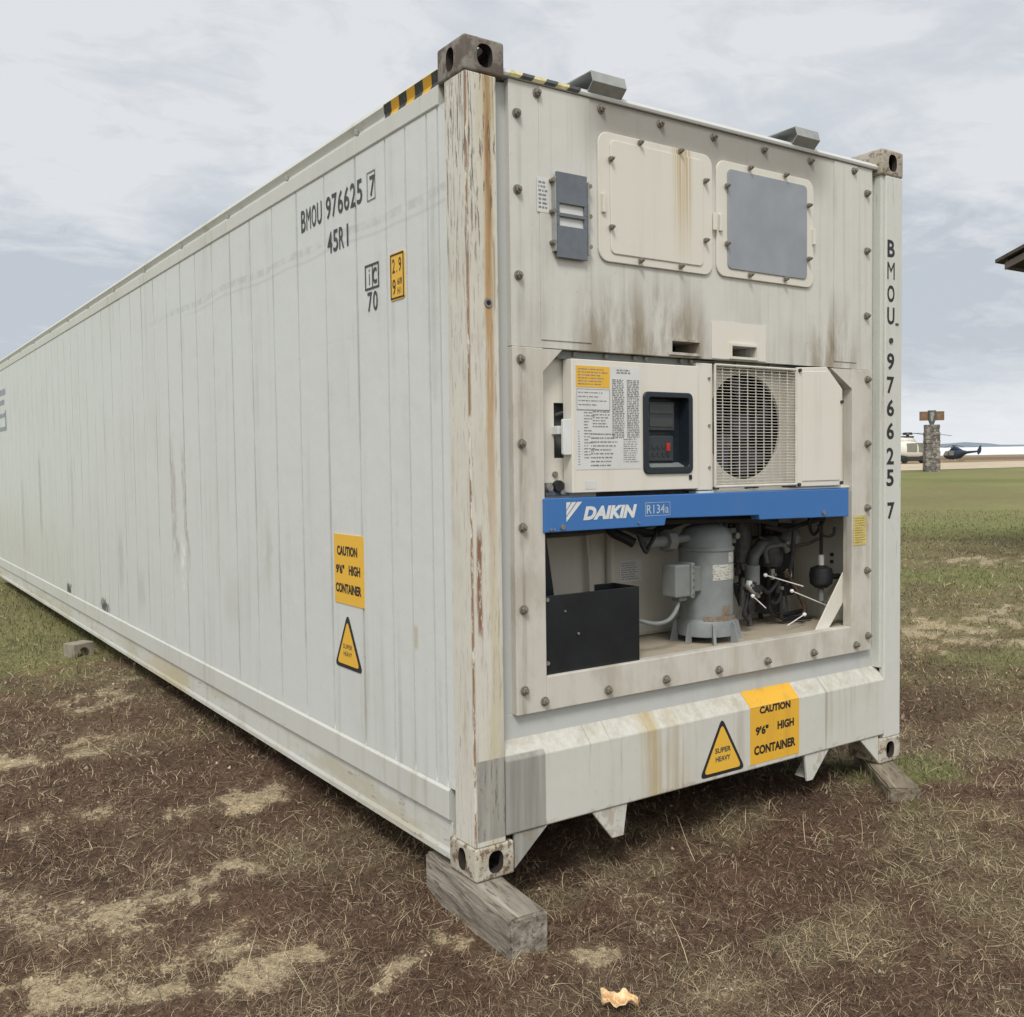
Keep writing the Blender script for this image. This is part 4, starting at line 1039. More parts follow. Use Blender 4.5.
# documents stuck on the door
ys_ = YD - 0.0012
def door_sheet(name, x0, x1, z0, z1, m, pr=None, y=None):
    a = fp(x0, z0, YD); b = fp(x1, z1, YD); yy = YD - 0.0012 if y is None else y
    o = MB().box(a[0], b[0], yy, YD - 0.0003 if y is None else YD - 0.0013, a[1], b[1]).build(name, m, door)
    if pr:
        mb = MB()
        for (u0, u1, v0, v1, rows, seed, fill, hh) in pr:
            X = lambda u: a[0] + (b[0] - a[0]) * u; Z = lambda v: a[1] + (b[1] - a[1]) * v
            lines(mb, X(u0), X(u1), Z(v0), Z(v1), rows, yy - 0.0006, seed, fill, hh=hh)
        mb.build('print', M_PRINT, o)
    return o
door_sheet('instruction_sheet', 0.458, 0.775, 1.430, 1.815, M_PAPER, [
    (0.55, 0.74, 0.30, 0.88, 34, 1, 1.1, .62), (0.78, 0.98, 0.30, 0.88, 34, 2, 1.1, .62), (0.62, 0.86, 0.93, 0.98, 2, 3, 1.0, .6),
    (0.03, 0.06, 0.04, 0.38, 14, 4, 1.1, .3), (0.12, 0.30, 0.10, 0.56, 16, 5, .5, .35), (0.25, 0.52, 0.40, 0.60, 7, 6, .9, .4), (0.22, 0.68, 0.02, 0.36, 9, 7, .85, .35), (0.72, 0.98, 0.06, 0.30, 11, 8, .95, .4)])
door_sheet('warning_label', 0.460, 0.620, 1.734, 1.812, M_YEL, [(0.05, 0.95, 0.08, 0.92, 6, 9, 0.95, .35)], y=YD - 0.0024)
o = door_sheet('boxed_label', 0.462, 0.620, 1.650, 1.728, M_PAPER, [(0.05, 0.95, 0.15, 0.92, 4, 10, 0.75, .25)], y=YD - 0.0024)
a = fp(0.462, 1.650, YD); b = fp(0.620, 1.728, YD); mb = MB(); yy = YD - 0.003
for (x0, x1, z0, z1) in ((a[0], b[0], a[1], a[1] + .002), (a[0], b[0], b[1] - .002, b[1]), (a[0], a[0] + .002, a[1], b[1]), (b[0] - .002, b[0], a[1], b[1])):
    mb.add([(x0, yy, z0), (x1, yy, z0), (x1, yy, z1), (x0, yy, z1)], [(0, 1, 2, 3)])
mb.build('border', M_PRINT, o)
door_sheet('small_sticker', 0.500, 0.552, 1.358, 1.388, M_PAPER)
a = fp(1.03, 1.395, YD); MB().box(a[0], a[0] + 0.014, YD - .004, YD - .0003, a[1] - .012, a[1] + .006).build('key_slot', M_DARK, door)
# door handle in its recess
a = fp(0.380, 1.585, 0.05)
hd_ = MB(); hd_.prism(rrect(fp(0.395, 0, .03)[0], fp(0.445, 0, .03)[0] - 0.012, fp(0, 1.485, .03)[1], fp(0, 1.615, .03)[1], 0.006), 'y', 0.022, 0.036)
hd_.box(fp(0.372, 0, .05)[0], fp(0.42, 0, .05)[0], 0.045, 0.09, fp(0, 1.56, .05)[1], fp(0, 1.59, .05)[1])
hd_.build('door_handle', M_WHITE, door, 0.002)
MB().tube([(hx0 + .02, 0.10, hz1 - .045), (hx0 + .05, 0.07, hz1 - .03), (hx0 + .065, 0.05, hz1 - .005)], 0.008).build('handle_lever', M_DKM, door)
# small fittings below the recess
MB().box(fp(.318, 0, .07)[0], fp(.425, 0, .07)[0], 0.066, 0.084, fp(0, 1.338, .07)[1], fp(0, 1.385, .07)[1]).build('connector_plate', M_JBOX, P, 0.002)
for x_, z_, r_, mm in ((.372, 1.377 - .005, .022, M_RUB), (.330, 1.372 - .005, .014, M_BRASS), (.386, 1.352 - .002, .010, M_BRASS)):
    X, Z = fp(x_, z_, .06); MB().cyl((X, 0.045, Z), (X, 0.066, Z), r_, n=16).build('connector', mm, P, 0.002)
X, Z = fp(.362, 1.415, .08); MB().cyl((X, 0.076, Z), (X, 0.085, Z), .011, n=12).build('connector', M_BOLT, P)
# dark strip with studs above the doors
mb = MB().box(cx1, cxr, 0.060, 0.070, dz1 + 0.002, FT - 0.002); mb.build('door_head_strip', M_JBOX, P)
for x_ in (.452, .600, .742, .80, .985, 1.04, 1.30, 1.50, 1.66):
    X, Z = fp(x_, 1.851, .055); MB().cyl((X, 0.046, Z), (X, 0.060, Z), .008, n=10).build('stud', M_BOLT, P)

# --- divider and fan bay
xd0 = dx1 + 0.006
g0 = fp(1.173, 1.350, 0.03); g1 = fp(1.669, 1.846, 0.03)
bay0, bay1 = F(1.098, 0, .035)[0], F(1.672, 0, .035)[0]
zb0, zb1 = F(0, 1.338, .035)[1], F(0, 1.862, .035)[1]
mb = MB(); mb.box(xd0, g0[0] - 0.002, 0.036, 0.10, zb0, zb1 - .012)
mb.build('door_post', M_DOORW, P, 0.003)
for zz in (1.79, 1.60, 1.43):
    X, Z = fp(1.145, zz, .034); MB().cyl((X, 0.030, Z), (X, 0.0365, Z), .006, n=10).build('rivet', M_BRASS, P)
# shroud with round mouth behind the grille
fcx, fcz, fr = 1.450, 1.602, 0.226
hole = [(fcx + fr * math.cos(2 * math.pi * k / 48 + .01), fcz + fr * math.sin(2 * math.pi * k / 48 + .01)) for k in range(48)]
mb = MB(); frame_with_hole(mb, (g0[0] + .002, g1[0] - .002 + .06, g0[1] - .02, g1[1] + .01), hole, 0.085, 0.103)
shroud = mb.build('fan_shroud', M_CAVITY, P, 0.004)
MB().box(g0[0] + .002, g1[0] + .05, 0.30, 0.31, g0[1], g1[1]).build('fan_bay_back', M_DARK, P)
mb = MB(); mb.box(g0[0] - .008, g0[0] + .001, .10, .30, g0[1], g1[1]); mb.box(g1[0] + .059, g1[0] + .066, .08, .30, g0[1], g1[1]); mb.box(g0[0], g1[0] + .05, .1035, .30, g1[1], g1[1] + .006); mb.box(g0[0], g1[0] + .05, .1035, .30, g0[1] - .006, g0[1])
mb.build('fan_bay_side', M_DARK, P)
# fan
fan = MB().cyl((fcx, 0.10, fcz), (fcx, 0.17, fcz), 0.055, n=28)
for k in range(5):
    a0 = 2 * math.pi * k / 5
    vs = []; nr_ = 6
    for r_ in range(nr_ + 1):
        rr_ = 0.05 + (fr - 0.058) * r_ / nr_; wA = 0.52 + 0.25 * r_ / nr_; sk = 0.25 * r_ / nr_
        for e, yy in ((-1, 0.165), (0, 0.140), (1, 0.122)):
            aa = a0 + sk + e * wA / 2; vs.append((fcx + rr_ * math.cos(aa), yy, fcz + rr_ * math.sin(aa)))
    n = len(vs); fs = [(r_ * 3 + e, r_ * 3 + e + 1, r_ * 3 + e + 4, r_ * 3 + e + 3) for r_ in range(nr_) for e in range(2)]
    fan.add(vs, fs)
fan.build('fan', M_FAN, P, recalc=False)
# grille: rim and welded wires
mb = MB(); rx0, rx1, rz0, rz1 = g0[0], g1[0], g0[1], g1[1]
R_ = 0.0055
for p, q in (((rx0, rz0), (rx1, rz0)), ((rx1, rz0), (rx1, rz1)), ((rx1, rz1), (rx0, rz1)), ((rx0, rz1), (rx0, rz0))):
    mb.cyl((p[0], 0.024, p[1]), (q[0], 0.024, q[1]), R_, n=8)
nh = 40
for k in range(1, nh):
    z_ = rz0 + (rz1 - rz0) * k / nh; mb.cyl((rx0, 0.026, z_), (rx1, 0.026, z_), 0.00135, n=5, caps=False)
for k in range(1, 10):
    x_ = rx0 + (rx1 - rx0) * k / 10; mb.cyl((x_, 0.0305, rz0), (x_, 0.0305, rz1), 0.0027, n=6, caps=False)
for k in range(1, 10):
    x_ = rx0 + (rx1 - rx0) * k / 10
mb.build('fan_grille', M_GRILLE, P, smooth=True)
for x_ in (rx0 + .012, rx1 - .012, (rx0 + rx1) / 2):
    for z_ in (rz0 - .006, rz1 + .004): MB().box(x_ - .010, x_ + .010, 0.024, 0.085, z_ - .006, z_ + .006).build('grille_clip', M_DKM, P)
# side rail below grille
MB().box(xd0, OR, 0.040, 0.084, zbm, zb0 - 0.003).build('fan_bay_sill', M_DOORW, P, 0.002)
# --- right hand cover with chamfered corner
YC = 0.024
q = lambda x_, z_: fp(x_, z_, YC)
pts = [q(1.684, 1.337), q(1.990, 1.337), q(1.994, 1.774), q(1.885, 1.868), q(1.684, 1.858)]
cv = MB().prism(pts, 'y', YC, 0.09).build('coil_cover', M_DOORW, P, 0.004)
pts = [q(1.715, 1.362), q(1.972, 1.362), q(1.972, 1.768), q(1.880, 1.848), q(1.715, 1.842)]
MB().prism(pts, 'y', YC - 0.004, YC - 0.0004).build('raised_panel', M_DOORW, cv, 0.002)
for x_, z_ in ((1.985, 1.715), (1.982, 1.350), (1.697, 1.845), (1.692, 1.347)):
    X, Z = q(x_, z_); MB().cyl((X, YC - .010, Z), (X, YC - .0003, Z), .008, n=8).build('latch', M_DKM, cv)
MB().box(F(1.99, 0, .06)[0], OR + .02, 0.075, 0.09, zbm, FT).build('backing_panel', M_CAVITY, P)

# --- blue beam
YBm = 0.012
b = lambda x_, z_: fp(x_, z_, YBm)
pts = [b(0.3125, 1.203), b(0.898, 1.208), b(0.905, 1.234), b(1.442, 1.222), b(1.446, 1.204), b(2.040, 1.194), b(2.040, 1.322), b(0.3125, 1.328)]
pts = [b(0.3125, 1.205), b(0.898, 1.205), b(0.905, 1.233), b(1.440, 1.224), b(1.446, 1.204), b(2.040, 1.194), b(2.040, 1.322), b(0.3125, 1.328)]
beam = MB().prism(pts, 'y', YBm, YBm + 0.05).build('blue_beam', M_BLUE, P, 0.003)
yt = YBm - 0.0012
def bq(x_, z_): return fp(x_, z_, YBm)
mb = MB()
A_, B_ = bq(0.488, 1.243), bq(0.752, 1.294)
put_front(mb, 'DAIKIN', A_[0], B_[0], A_[1], B_[1], yt, bold=0.055, shear=0.25)
# emblem: slashed flag triangle
e0 = bq(0.410, 1.240); e1 = bq(0.484, 1.312); ex0, ex1, ez0, ez1 = e0[0], e1[0], e0[1], e1[1]
w_ = ex1 - ex0; h_ = ez1 - ez0
for fs_ in ([(0, 1), (.30, 1), (0, .60)], [(.36, 1), (.62, 1), (0, .30), (0, .54)], [(.68, 1), (1, 1), (0, 0), (0, .24)]):
    mb.add([(ex0 + u * w_, yt, ez0 + v * h_) for u, v in fs_], [tuple(range(len(fs_)))])
mb.build('maker_lettering', M_WHITE, beam)
mb = MB(); A_, B_ = bq(0.802, 1.254), bq(0.918, 1.289)
put_front(mb, 'R134a', A_[0], B_[0], A_[1], B_[1], yt, bold=0.008)
bx = (A_[0] - .008, B_[0] + .008, A_[1] - .009, B_[1] + .009)
for (x0, x1, z0, z1) in ((bx[0], bx[1], bx[2], bx[2] + .002), (bx[0], bx[1], bx[3] - .002, bx[3]), (bx[0], bx[0] + .002, bx[2], bx[3]), (bx[1] - .002, bx[1], bx[2], bx[3])):
    mb.add([(x0, yt, z0), (x1, yt, z0), (x1, yt, z1), (x0, yt, z1)], [(0, 1, 2, 3)])
mb.build('refrigerant_lettering', simple('pale_blue_lettering', (0.42, 0.52, 0.62), 0.5), beam)
for x_, z_, r_ in ((.392, 1.222, .010), (1.862, 1.218, .010), (.338, 1.215, .004), (.352, 1.215, .004), (.76, 1.222, .004)):
    X, Z = bq(x_, z_); MB().cyl((X, YBm - .007, Z), (X, YBm - .0003, Z), r_, n=10).build('screw', M_BRASS, beam)

# --- machinery cavity
cxa, cxb, cyb = OL - 0.03, 2.235, 0.50
zfl = 0.672; zce = zbm + 0.0
MB().box(cxa - .01, cxb + .01, cyb, cyb + .02, zfl - .02, zce + .02).build('cavity_back_wall', M_CAVITY, P)
MB().box(cxa - .02, cxa, 0.0755, cyb, zfl - .02, zce + .02).build('cavity_side_wall', M_CAVITY, P)
MB().box(cxb, cxb + .02, 0.0755, cyb, zfl - .02, zce + .02).build('cavity_side_wall', M_CAVITY, P)
MB().box(cxa, cxb, 0.0755, cyb, zfl - .04, zfl).build('cavity_floor', M_CFLOOR, P)
MB().box(cxa, cxb, 0.092, cyb, zce, zce + .015).build('cavity_ceiling', M_DKM, P)
# sloping bulge of the evaporator housing and ledge in the back wall
MB().box(cxa, 1.05, cyb - 0.10, cyb - .001, 1.18, zce).build('wall_ledge', M_CAVITY, P, 0.01)
MB().prism([(1.00, zfl), (1.6, zfl), (1.6, 1.24), (1.00, 1.24)], 'y', cyb - .05, cyb - .001).build('wall_ledge', M_CAVITY, P, 0.02)
MB().tube([(cxa, cyb - .12, 1.165), (0.7, cyb - .12, 1.16), (1.0, cyb - .13, 1.17), (1.2, cyb - .12, 1.18)], 0.011).build('pipe', M_PIPE, P, smooth=True)
MB().tube([(.88, cyb - .03, 1.17), (.895, cyb - .03, 1.0), (.90, cyb - .03, .80), (.90, cyb - .03, zfl + .01)], 0.010).build('pipe', M_CAVITY, P, smooth=True)
a, b_ = (1.045, 0.925), (1.175, 1.022)
stk = MB().box(a[0], b_[0], cyb - .0535, cyb - .0515, a[1], b_[1]).build('data_sticker', M_PAPER, P)
mb = MB(); lines(mb, a[0] + .008, b_[0] - .008, a[1] + .008, b_[1] - .008, 8, cyb - .0545, 21, hh=.4); mb.build('print', M_PRINT, stk)
# black folded guard
gz0, gz1 = zfl + .004, fp(0, 0.976, .045)[1]
gxa, gxb = OL + 0.004, fp(0.762, 0, .045)[0]
gd = MB().box(gxa, gxb, 0.045, 0.049, gz0, gz1)
gd.prism([(gxb - .004, gz0), (gxb, gz0), (gxb, gz1), (gxb - .004, gz1)], 'y', 0.049, 0.20)
gd.box(gxa, gxa + .004, 0.049, 0.30, gz0, 1.25)
# back return seen above the front sheet
gd.prism([(0.049 + .15, gz0), (.203, gz0), (.203, gz1 + .0), (.199, gz1)], 'x', gxb - .10, gxb)
guard = gd.build('black_guard', M_GUARD, P, 0.002)
MB().prism([(.466, 1.17), (.501, .94), (gxa + .005, .94), (gxa + .005, 1.25), (.456, 1.25)], 'y', 0.20, 0.206).build('black_flap', M_GUARD, P)
for zz in (0.955, 0.72): MB().cyl((gxa + .014, .038, zz), (gxa + .014, .0448, zz), .008, n=10).build('rivet', M_BRASS, guard)
MB().cyl((fp(.46, .82, .045)[0], .040, .815), (fp(.46, .82, .045)[0], .0448, .815), .005, n=8).build('rivet', M_BRASS, guard)
for q_ in range(1):
    MB().cyl((fp(.40, .9, .045)[0], .041, .905), (fp(.40, .9, .045)[0], .0448, .905), .004, n=8).build('rivet', M_BRASS, guard)
# compressor
cc = (1.350, 0.225, 0.0); cr = 0.118
prof = [(0.0, 0.672), (cr + .012, 0.672 + .030), (cr + .012, 0.760), (cr + .006, 0.770), (cr, 0.775), (cr, 1.068), (cr + .005, 1.070), (cr + .005, 1.082), (cr - .002, 1.086), (cr - .005, 1.130), (cr - .022, 1.163), (cr - .060, 1.182), (0.0, 1.188)]
cp = MB().lathe(cc, prof, 48).build('compressor', M_COMP, P, smooth=True)
for k in range(8):
    mb = MB(); a_ = 2 * math.pi * (k + .3) / 8; c_, s_ = math.cos(a_), math.sin(a_)
    p0 = Vector((cc[0] + (cr + .008) * c_, cc[1] + (cr + .008) * s_, 0)); tvec = Vector((-s_, c_, 0)) * .006; o_ = Vector((c_, s_, 0)) * .035
    vs = []
    for sg in (-1, 1):
        b0_ = p0 + tvec * sg; vs += [(b0_.x, b0_.y, zfl), ((b0_ + o_).x, (b0_ + o_).y, zfl), ((b0_ + o_ * .5).x, (b0_ + o_ * .5).y, .755), (b0_.x, b0_.y, .765)]
    mb.add(vs, [(0, 1, 2, 3), (4, 7, 6, 5), (0, 4, 5, 1), (1, 5, 6, 2), (2, 6, 7, 3), (3, 7, 4, 0)]); mb.build('foot', M_COMP, cp)
def patch_on_cyl(name, a0, a1, z0, z1, m, r=cr + .0012, pr=True):
    mb = MB(); n = 10
    for k in range(n + 1):
        a_ = a0 + (a1 - a0) * k / n
        for zz in (z0, z1): mb.v.append((cc[0] + r * math.cos(a_), cc[1] + r * math.sin(a_), zz))
    for k in range(n): mb.f.append((2 * k, 2 * k + 2, 2 * k + 3, 2 * k + 1)); mb.mi.append(0)
    o = mb.build(name, m, cp); return o
mlab, t = mat('printed_label'); co = t.coord()
nz = t.noise(t.map(co, (60, 60, 160)), 1.0, 3, 0.7); t.out(t.mix(t.sstep(nz, 0.54, 0.6), (0.50, 0.50, 0.46), (0.22, 0.21, 0.17)), 0.5)
patch_on_cyl('nameplate', RAD(-121), RAD(-50), .945, 1.012, mlab)
patch_on_cyl('rating_label', RAD(-81), RAD(-52), 1.018, 1.062, mlab)
mrp, t = mat('rust_bloom'); co = t.coord()
nz = t.noise(co, 60, 5, 0.7); t.out(t.mix(t.sstep(nz, 0.45, 0.55), (0.21, 0.20, 0.17), (0.20, 0.13, 0.07)), 0.8)
patch_on_cyl('rust_band', RAD(-140), RAD(-48), .768, .790, mrp, cr + .0075)
patch_on_cyl('rust_patch', RAD(-98), RAD(-76), .792, .835, mrp, cr + .001)
# terminal box
jb = MB().box(1.065, 1.150, 0.115, 0.20, 0.890, 1.025)
jb.box(1.1505, 1.170, 0.107, 0.21, 0.882, 1.032); jb.box(1.1705, 1.25, 0.15, 0.20, 0.90, 1.01); jb.box(1.10, 1.145, 0.13, 0.18, 0.87, .8895)
MBJ = jb.build('terminal_box', M_JBOX, cp, 0.006)
for zz in (.90, .93, .96, .99, 1.015): MB().cyl((1.160, .104, zz), (1.160, .1068, zz), .005, n=8).build('screw', M_BOLT, MBJ)
MB().tube([(.80, .12, .835), (.86, .12, .818), (.95, .12, .795), (1.03, .125, .800), (1.09, .14, .835), (1.115, .15, .875)], .009, 10).build('cable', M_JBOX, cp, smooth=True)
# suction valve cluster at upper left of compressor
vx = 1.10
vb = MB().cyl((0.98, .22, 1.115), (1.11, .22, 1.12), .026, n=16); vb.cyl((1.10, .22, 1.12), (1.145, .22, 1.12), .048, n=8); vb.cyl((1.145, .22, 1.12), (1.24, .22, 1.125), .018, n=14)
vb.build('service_valve', M_BRASS if False else M_JBOX, P, 0.003)
MB().tube([(.93, .22, 1.12), (.90, .24, 1.14), (.86, .28, 1.17), (.86, .3, 1.21)], .022, 10).build('suction_hose', M_RUB, P, smooth=True)
MB().tube([(.91, .17, 1.16), (.93, .15, 1.09), (.96, .16, 1.11), (1.02, .18, 1.16)], .009, 8).build('wire', M_RUB, P, smooth=True)
MB().tube([(.92, .30, 1.20), (1.05, .26, 1.15), (1.15, .28, 1.17), (1.3, .3, 1.20)], .020, 8).build('hose', M_RUB, P, smooth=True)
MB().tube([(1.0, .15, 1.215), (1.3, .15, 1.205), (1.6, .15, 1.195), (1.75, .18, 1.17)], .018, 8).build('hose', M_RUB, P, smooth=True)
# right-hand cluster
def cylv(name, x_, y_, z0, z1, r, m, n=20, par=P, bev=.003): return MB().cyl((x_, y_, z0), (x_, y_, z1), r, n=n).build(name, m, par, bev)
X, Z = (1.80, 1.0); cylv('muffler', X - .11, .34, .98, 1.22, .055, M_DKM)
X, Z = (1.85, 1.0)
el = MB().lathe((X, .30, 0), [(0, .95), (.052, .955), (.062, .985), (.064, 1.045), (.060, 1.075), (.045, 1.10), (0, 1.11)], 24).build('filter_housing', M_DKM, P, smooth=True)
MB().tube([(X - .15, .27, .93), (X - .145, .27, 1.01), (X - .08, .28, 1.055), (X - .02, .29, 1.055)], .028, 14).build('elbow', M_ELB, P, smooth=True)
X2 = 1.675; cylv('valve_body', X2, .25, .885, .975, .034, M_JBOX)
cylv('valve_base', X2, .25, .855, .884, .045, M_RUB)
bb0, bb1 = 1.905, 2.08
mb = MB().box(bb0, bb1 - .04, .31, .42, .80, 1.01); mb.cyl(((bb0 + bb1) / 2 - .03, .365, 1.01), ((bb0 + bb1) / 2 - .03, .365, 1.05), .04, n=16); mb.build('solenoid_block', M_RUB, P, .008)
MB().box(bb1 - .10, bb1 - .06, .3085, .3095, .885, .93).build('label', M_PAPER, P)
cylv('accumulator', bb0 + .05, .40, .74, 1.2, .05, M_DKM)
MB().lathe((1.99, .30, 0), [(0, 1.05), (.05, 1.055), (.055, 1.09), (.035, 1.12), (0, 1.12)], 16).build('cap', M_JBOX, P, smooth=True)
# pipes
def pp(pts, r, m, name='pipe'):
    P3 = []
    for (x_, z_, y_) in pts: P3.append((x_, y_, z_))
    return MB().tube(P3, r, 8).build(name, m, P, smooth=True)
pp([(1.84, 1.05, .30), (1.845, .85, .30), (1.85, .75, .30), (1.90, .715, .30), (2.0, .715, .3), (2.08, .72, .3)], .011, M_RUB)
pp([(1.905, .83, .28), (1.905, .73, .28), (1.92, .70, .28), (2.0, .695, .28), (2.10, .69, .26)], .011, M_RUB)
pp([(1.66, .90, .22), (1.63, .83, .22), (1.62, .78, .22), (1.64, .75, .22)], .009, M_RUB)
pp([(1.64, .88, .24), (1.60, .80, .22), (1.585, .76, .22), (1.61, .735, .22), (1.635, .77, .22)], .008, M_RUB, 'hose')
pp([(1.60, .92, .24), (1.575, .86, .22), (1.57, .80, .22)], .010, M_DKM)
pp([(1.72, .88, .25), (1.78, .84, .25), (1.83, .87, .25), (1.86, .90, .25)], .010, M_RUB, 'hose')
pp([(1.80, .80, .25), (1.83, .785, .25), (1.86, .80, .25), (1.87, .84, .25)], .008, M_RUB, 'hose')
pp([(1.70, 1.16, .2), (1.85, 1.13, .2), (1.95, 1.15, .2), (2.05, 1.18, .15)], .012, M_RUB, 'hose')
pp([(1.95, 1.18, .15), (2.0, 1.12, .18), (2.05, 1.10, .2), (2.09, 1.13, .2), (2.1, 1.18, .18)], .008, M_RUB, 'wire')
pp([(1.98, 1.15, .12), (2.02, 1.10, .12), (2.06, 1.105, .1), (2.07, 1.14, .1)], .007, M_RUB, 'wire')
pp([(1.75, 1.10, .28), (1.90, 1.05, .25), (2.02, 1.055, .22), (2.08, 1.08, .2)], .008, M_DKM)
for q_, dx in enumerate((0, .035, .07, .11)):
    pp([(1.55 + dx, 1.17, .30), (1.56 + dx, 1.05, .32), (1.55 + dx, .92, .33)], .010, (M_PIPE, M_DKM, M_RUB, M_PIPE)[q_])
pp([(1.93, 1.17, .22), (1.94, 1.0, .24), (1.945, .86, .28)], .010, M_DKM)
# filter drier hanging on a pipe by the right wall
dX, dY = 2.10, .20
dr = MB().lathe((dX, dY, 0), [(0, .838), (.030, .842), (.052, .862), (.056, .905), (.050, .935), (.022, .948), (0, .948)], 24).build('filter_drier', M_RUB, P, smooth=True)
cylv('neck', dX, dY, .949, 1.000, .014, M_WIRE, 12, dr); cylv('neck', dX, dY, .775, .837, .014, M_JBOX, 12, dr)
MB().cyl((dX + .05, dY, .89), (dX + .11, dY - .02, .89), .014, n=10).build('bracket_arm', M_RUB, dr)
MB().cyl((dX, dY, 1.0), (dX, dY, 1.19), .008, n=10).build('riser', M_RUB, dr)
rh = random.Random(77)
for k in range(20):
    x_ = rh.uniform(1.50, 1.98); y_ = rh.uniform(.24, .44); z_ = rh.uniform(.80, 1.17)
    x2_ = x_ + rh.uniform(-.14, .14); z2_ = z_ + rh.uniform(-.16, .16); y2_ = min(.46, max(.22, y_ + rh.uniform(-.08, .08)))
    pp([(x_, z_, y_), ((x_ + x2_) / 2 + rh.uniform(-.04, .04), max(z_, z2_) + rh.uniform(-.02, .03), y_), (x2_, z2_, y2_), (x2_ + rh.uniform(-.03, .03), z2_ - rh.uniform(.03, .08), y2_)], rh.choice((.005, .006, .008, .011)), rh.choice((M_RUB, M_RUB, M_DKM, M_PIPE, M_COPPER)), rh.choice(('hose', 'pipe', 'wire')))
for (x_, y_, z_, r_, h_, m_) in ((1.58, .30, 1.08, .030, .07, M_JBOX), (1.60, .34, 1.00, .022, .10, M_DKM), (1.74, .36, .86, .026, .06, M_DKM), (1.72, .26, .82, .014, .05, M_BRASS), (1.86, .26, .83, .018, .05, M_RUB), (1.94, .27, 1.02, .020, .05, M_BRASS), (1.80, .24, .90, .012, .05, M_BRASS), (1.62, .22, .87, .014, .04, M_WIRE)):
    v_ = cylv('valve', x_, y_, z_, z_ + h_, r_, m_, 14); MB().cyl((x_, y_ - r_ * 1.7, z_ + h_ * .5), (x_, y_, z_ + h_ * .5), r_ * .5, n=8).build('valve_stem', M_BRASS, v_)
for (x_, y_, z_, w_, h_) in ((1.93, .30, 1.08, .09, .07), (1.68, .32, 1.06, .07, .09), (1.86, .33, .72, .10, .05)): MB().box(x_, x_ + w_, y_, y_ + .07, z_, z_ + h_).build('junction_box', M_DKM, P, .006)
# white tags with cable ties
for (x_, z_, x2, z2) in ((1.673, .936, 1.908, .868), (1.853, .849, 2.085, .760), (1.942, .731, 1.798, .696), (1.589, .848, 1.653, .790)):
    a_ = (x_, z_); b__ = (x2, z2)
    tie = MB().cyl((a_[0], .17, a_[1]), (b__[0], .15, b__[1]), .0024, n=6).build('cable_tie', M_WIRE, P)
    MB().lathe((a_[0], .17, a_[1]), [(0, -.009), (.007, -.007), (.010, 0), (.007, .007), (0, .009)], 12).build('cap', M_WIRE, tie, smooth=True)
pp([(1.57, .90, .2), (1.60, .87, .19), (1.625, .85, .19)], .009, M_BRASS)
# diagonal strap
p_ = [fp(x_, z_, .055) for x_, z_ in ((1.826, .676), (1.918, .676), (2.075, .845), (2.075, .945), (2.035, .942))]
MB().prism(p_, 'y', .0765, .0825).build('diagonal_strap', M_DOORW, P, .0015)
for zz in (.99, .955): MB().cyl((cxb - .008, .24, zz), (cxb - .0005, .24, zz), .009, n=10).build('stud', M_DKM, P)

# --- front sill with chamfer, gussets, lugs
sx0, sx1 = 0.128, Wc - 0.128
sill = MB().prism([(0.055, 0.466), (-0.004, 0.404), (-0.004, 0.142), (0.006, 0.136), (0.14, 0.136), (0.14, 0.466)], 'x', sx0, sx1).build('bottom_end_rail', M_SILL, P, 0.004)
MB().prism([(0.1285, 0.136 - .0005), (0.305, 0.136 - .0005), (0.165, -0.001 + .01), (0.1285, .01)], 'y', 0.002, 0.10).build('gusset', M_SILL, P, 0.002) if False else None
g1_ = MB().prism([(0.166, 0.1355), (0.312, 0.1355), (0.166, 0.010)], 'y', 0.004, 0.016).build('gusset', M_SILL, P, 0.001)
g2_ = MB().prism([(Wc - 0.166, 0.1355), (Wc - 0.300, 0.1355), (Wc - 0.166, 0.010)], 'y', 0.004, 0.016).build('gusset', M_SILL, P, 0.001)
for (u0, u1, w0, w1) in ((0.523, 0.696, 0.620, 0.676), (1.742, 1.908, 1.758, 1.795)):
    lg = MB().prism([(u0, .1355), (u1, .1355), (w1, .016), (w0, .016)], 'y', 0.004, 0.016)
    lg.prism([(u1 - .012, .1355), (u1, .1355), (w1, .016), (w1 - .010, .016)], 'y', 0.016, 0.10)
    lg.build('skid_lug', M_SILL, P, 0.002)
# underframe cross members seen below
for k in range(14):
    yy = 0.7 + k * 0.85; MB().box(0.062, Wc - .062, yy, yy + .12, 0.05, 0.168).build('cross_member', M_RAIL, P)
# rear end: two doors with lock rods
for x0, x1 in ((.13, Wc / 2 - .004), (Wc / 2 + .004, Wc - .13)):
    d_ = MB().box(x0, x1, 12.13, 12.17, .14, 2.77).build('rear_door', M_SIDE, P, .004)
    for xx in (x0 + .25, x1 - .25): MB().cyl((xx, 12.19, .16), (xx, 12.19, 2.75), .017, n=10).build('lock_rod', M_BRKT, d_)

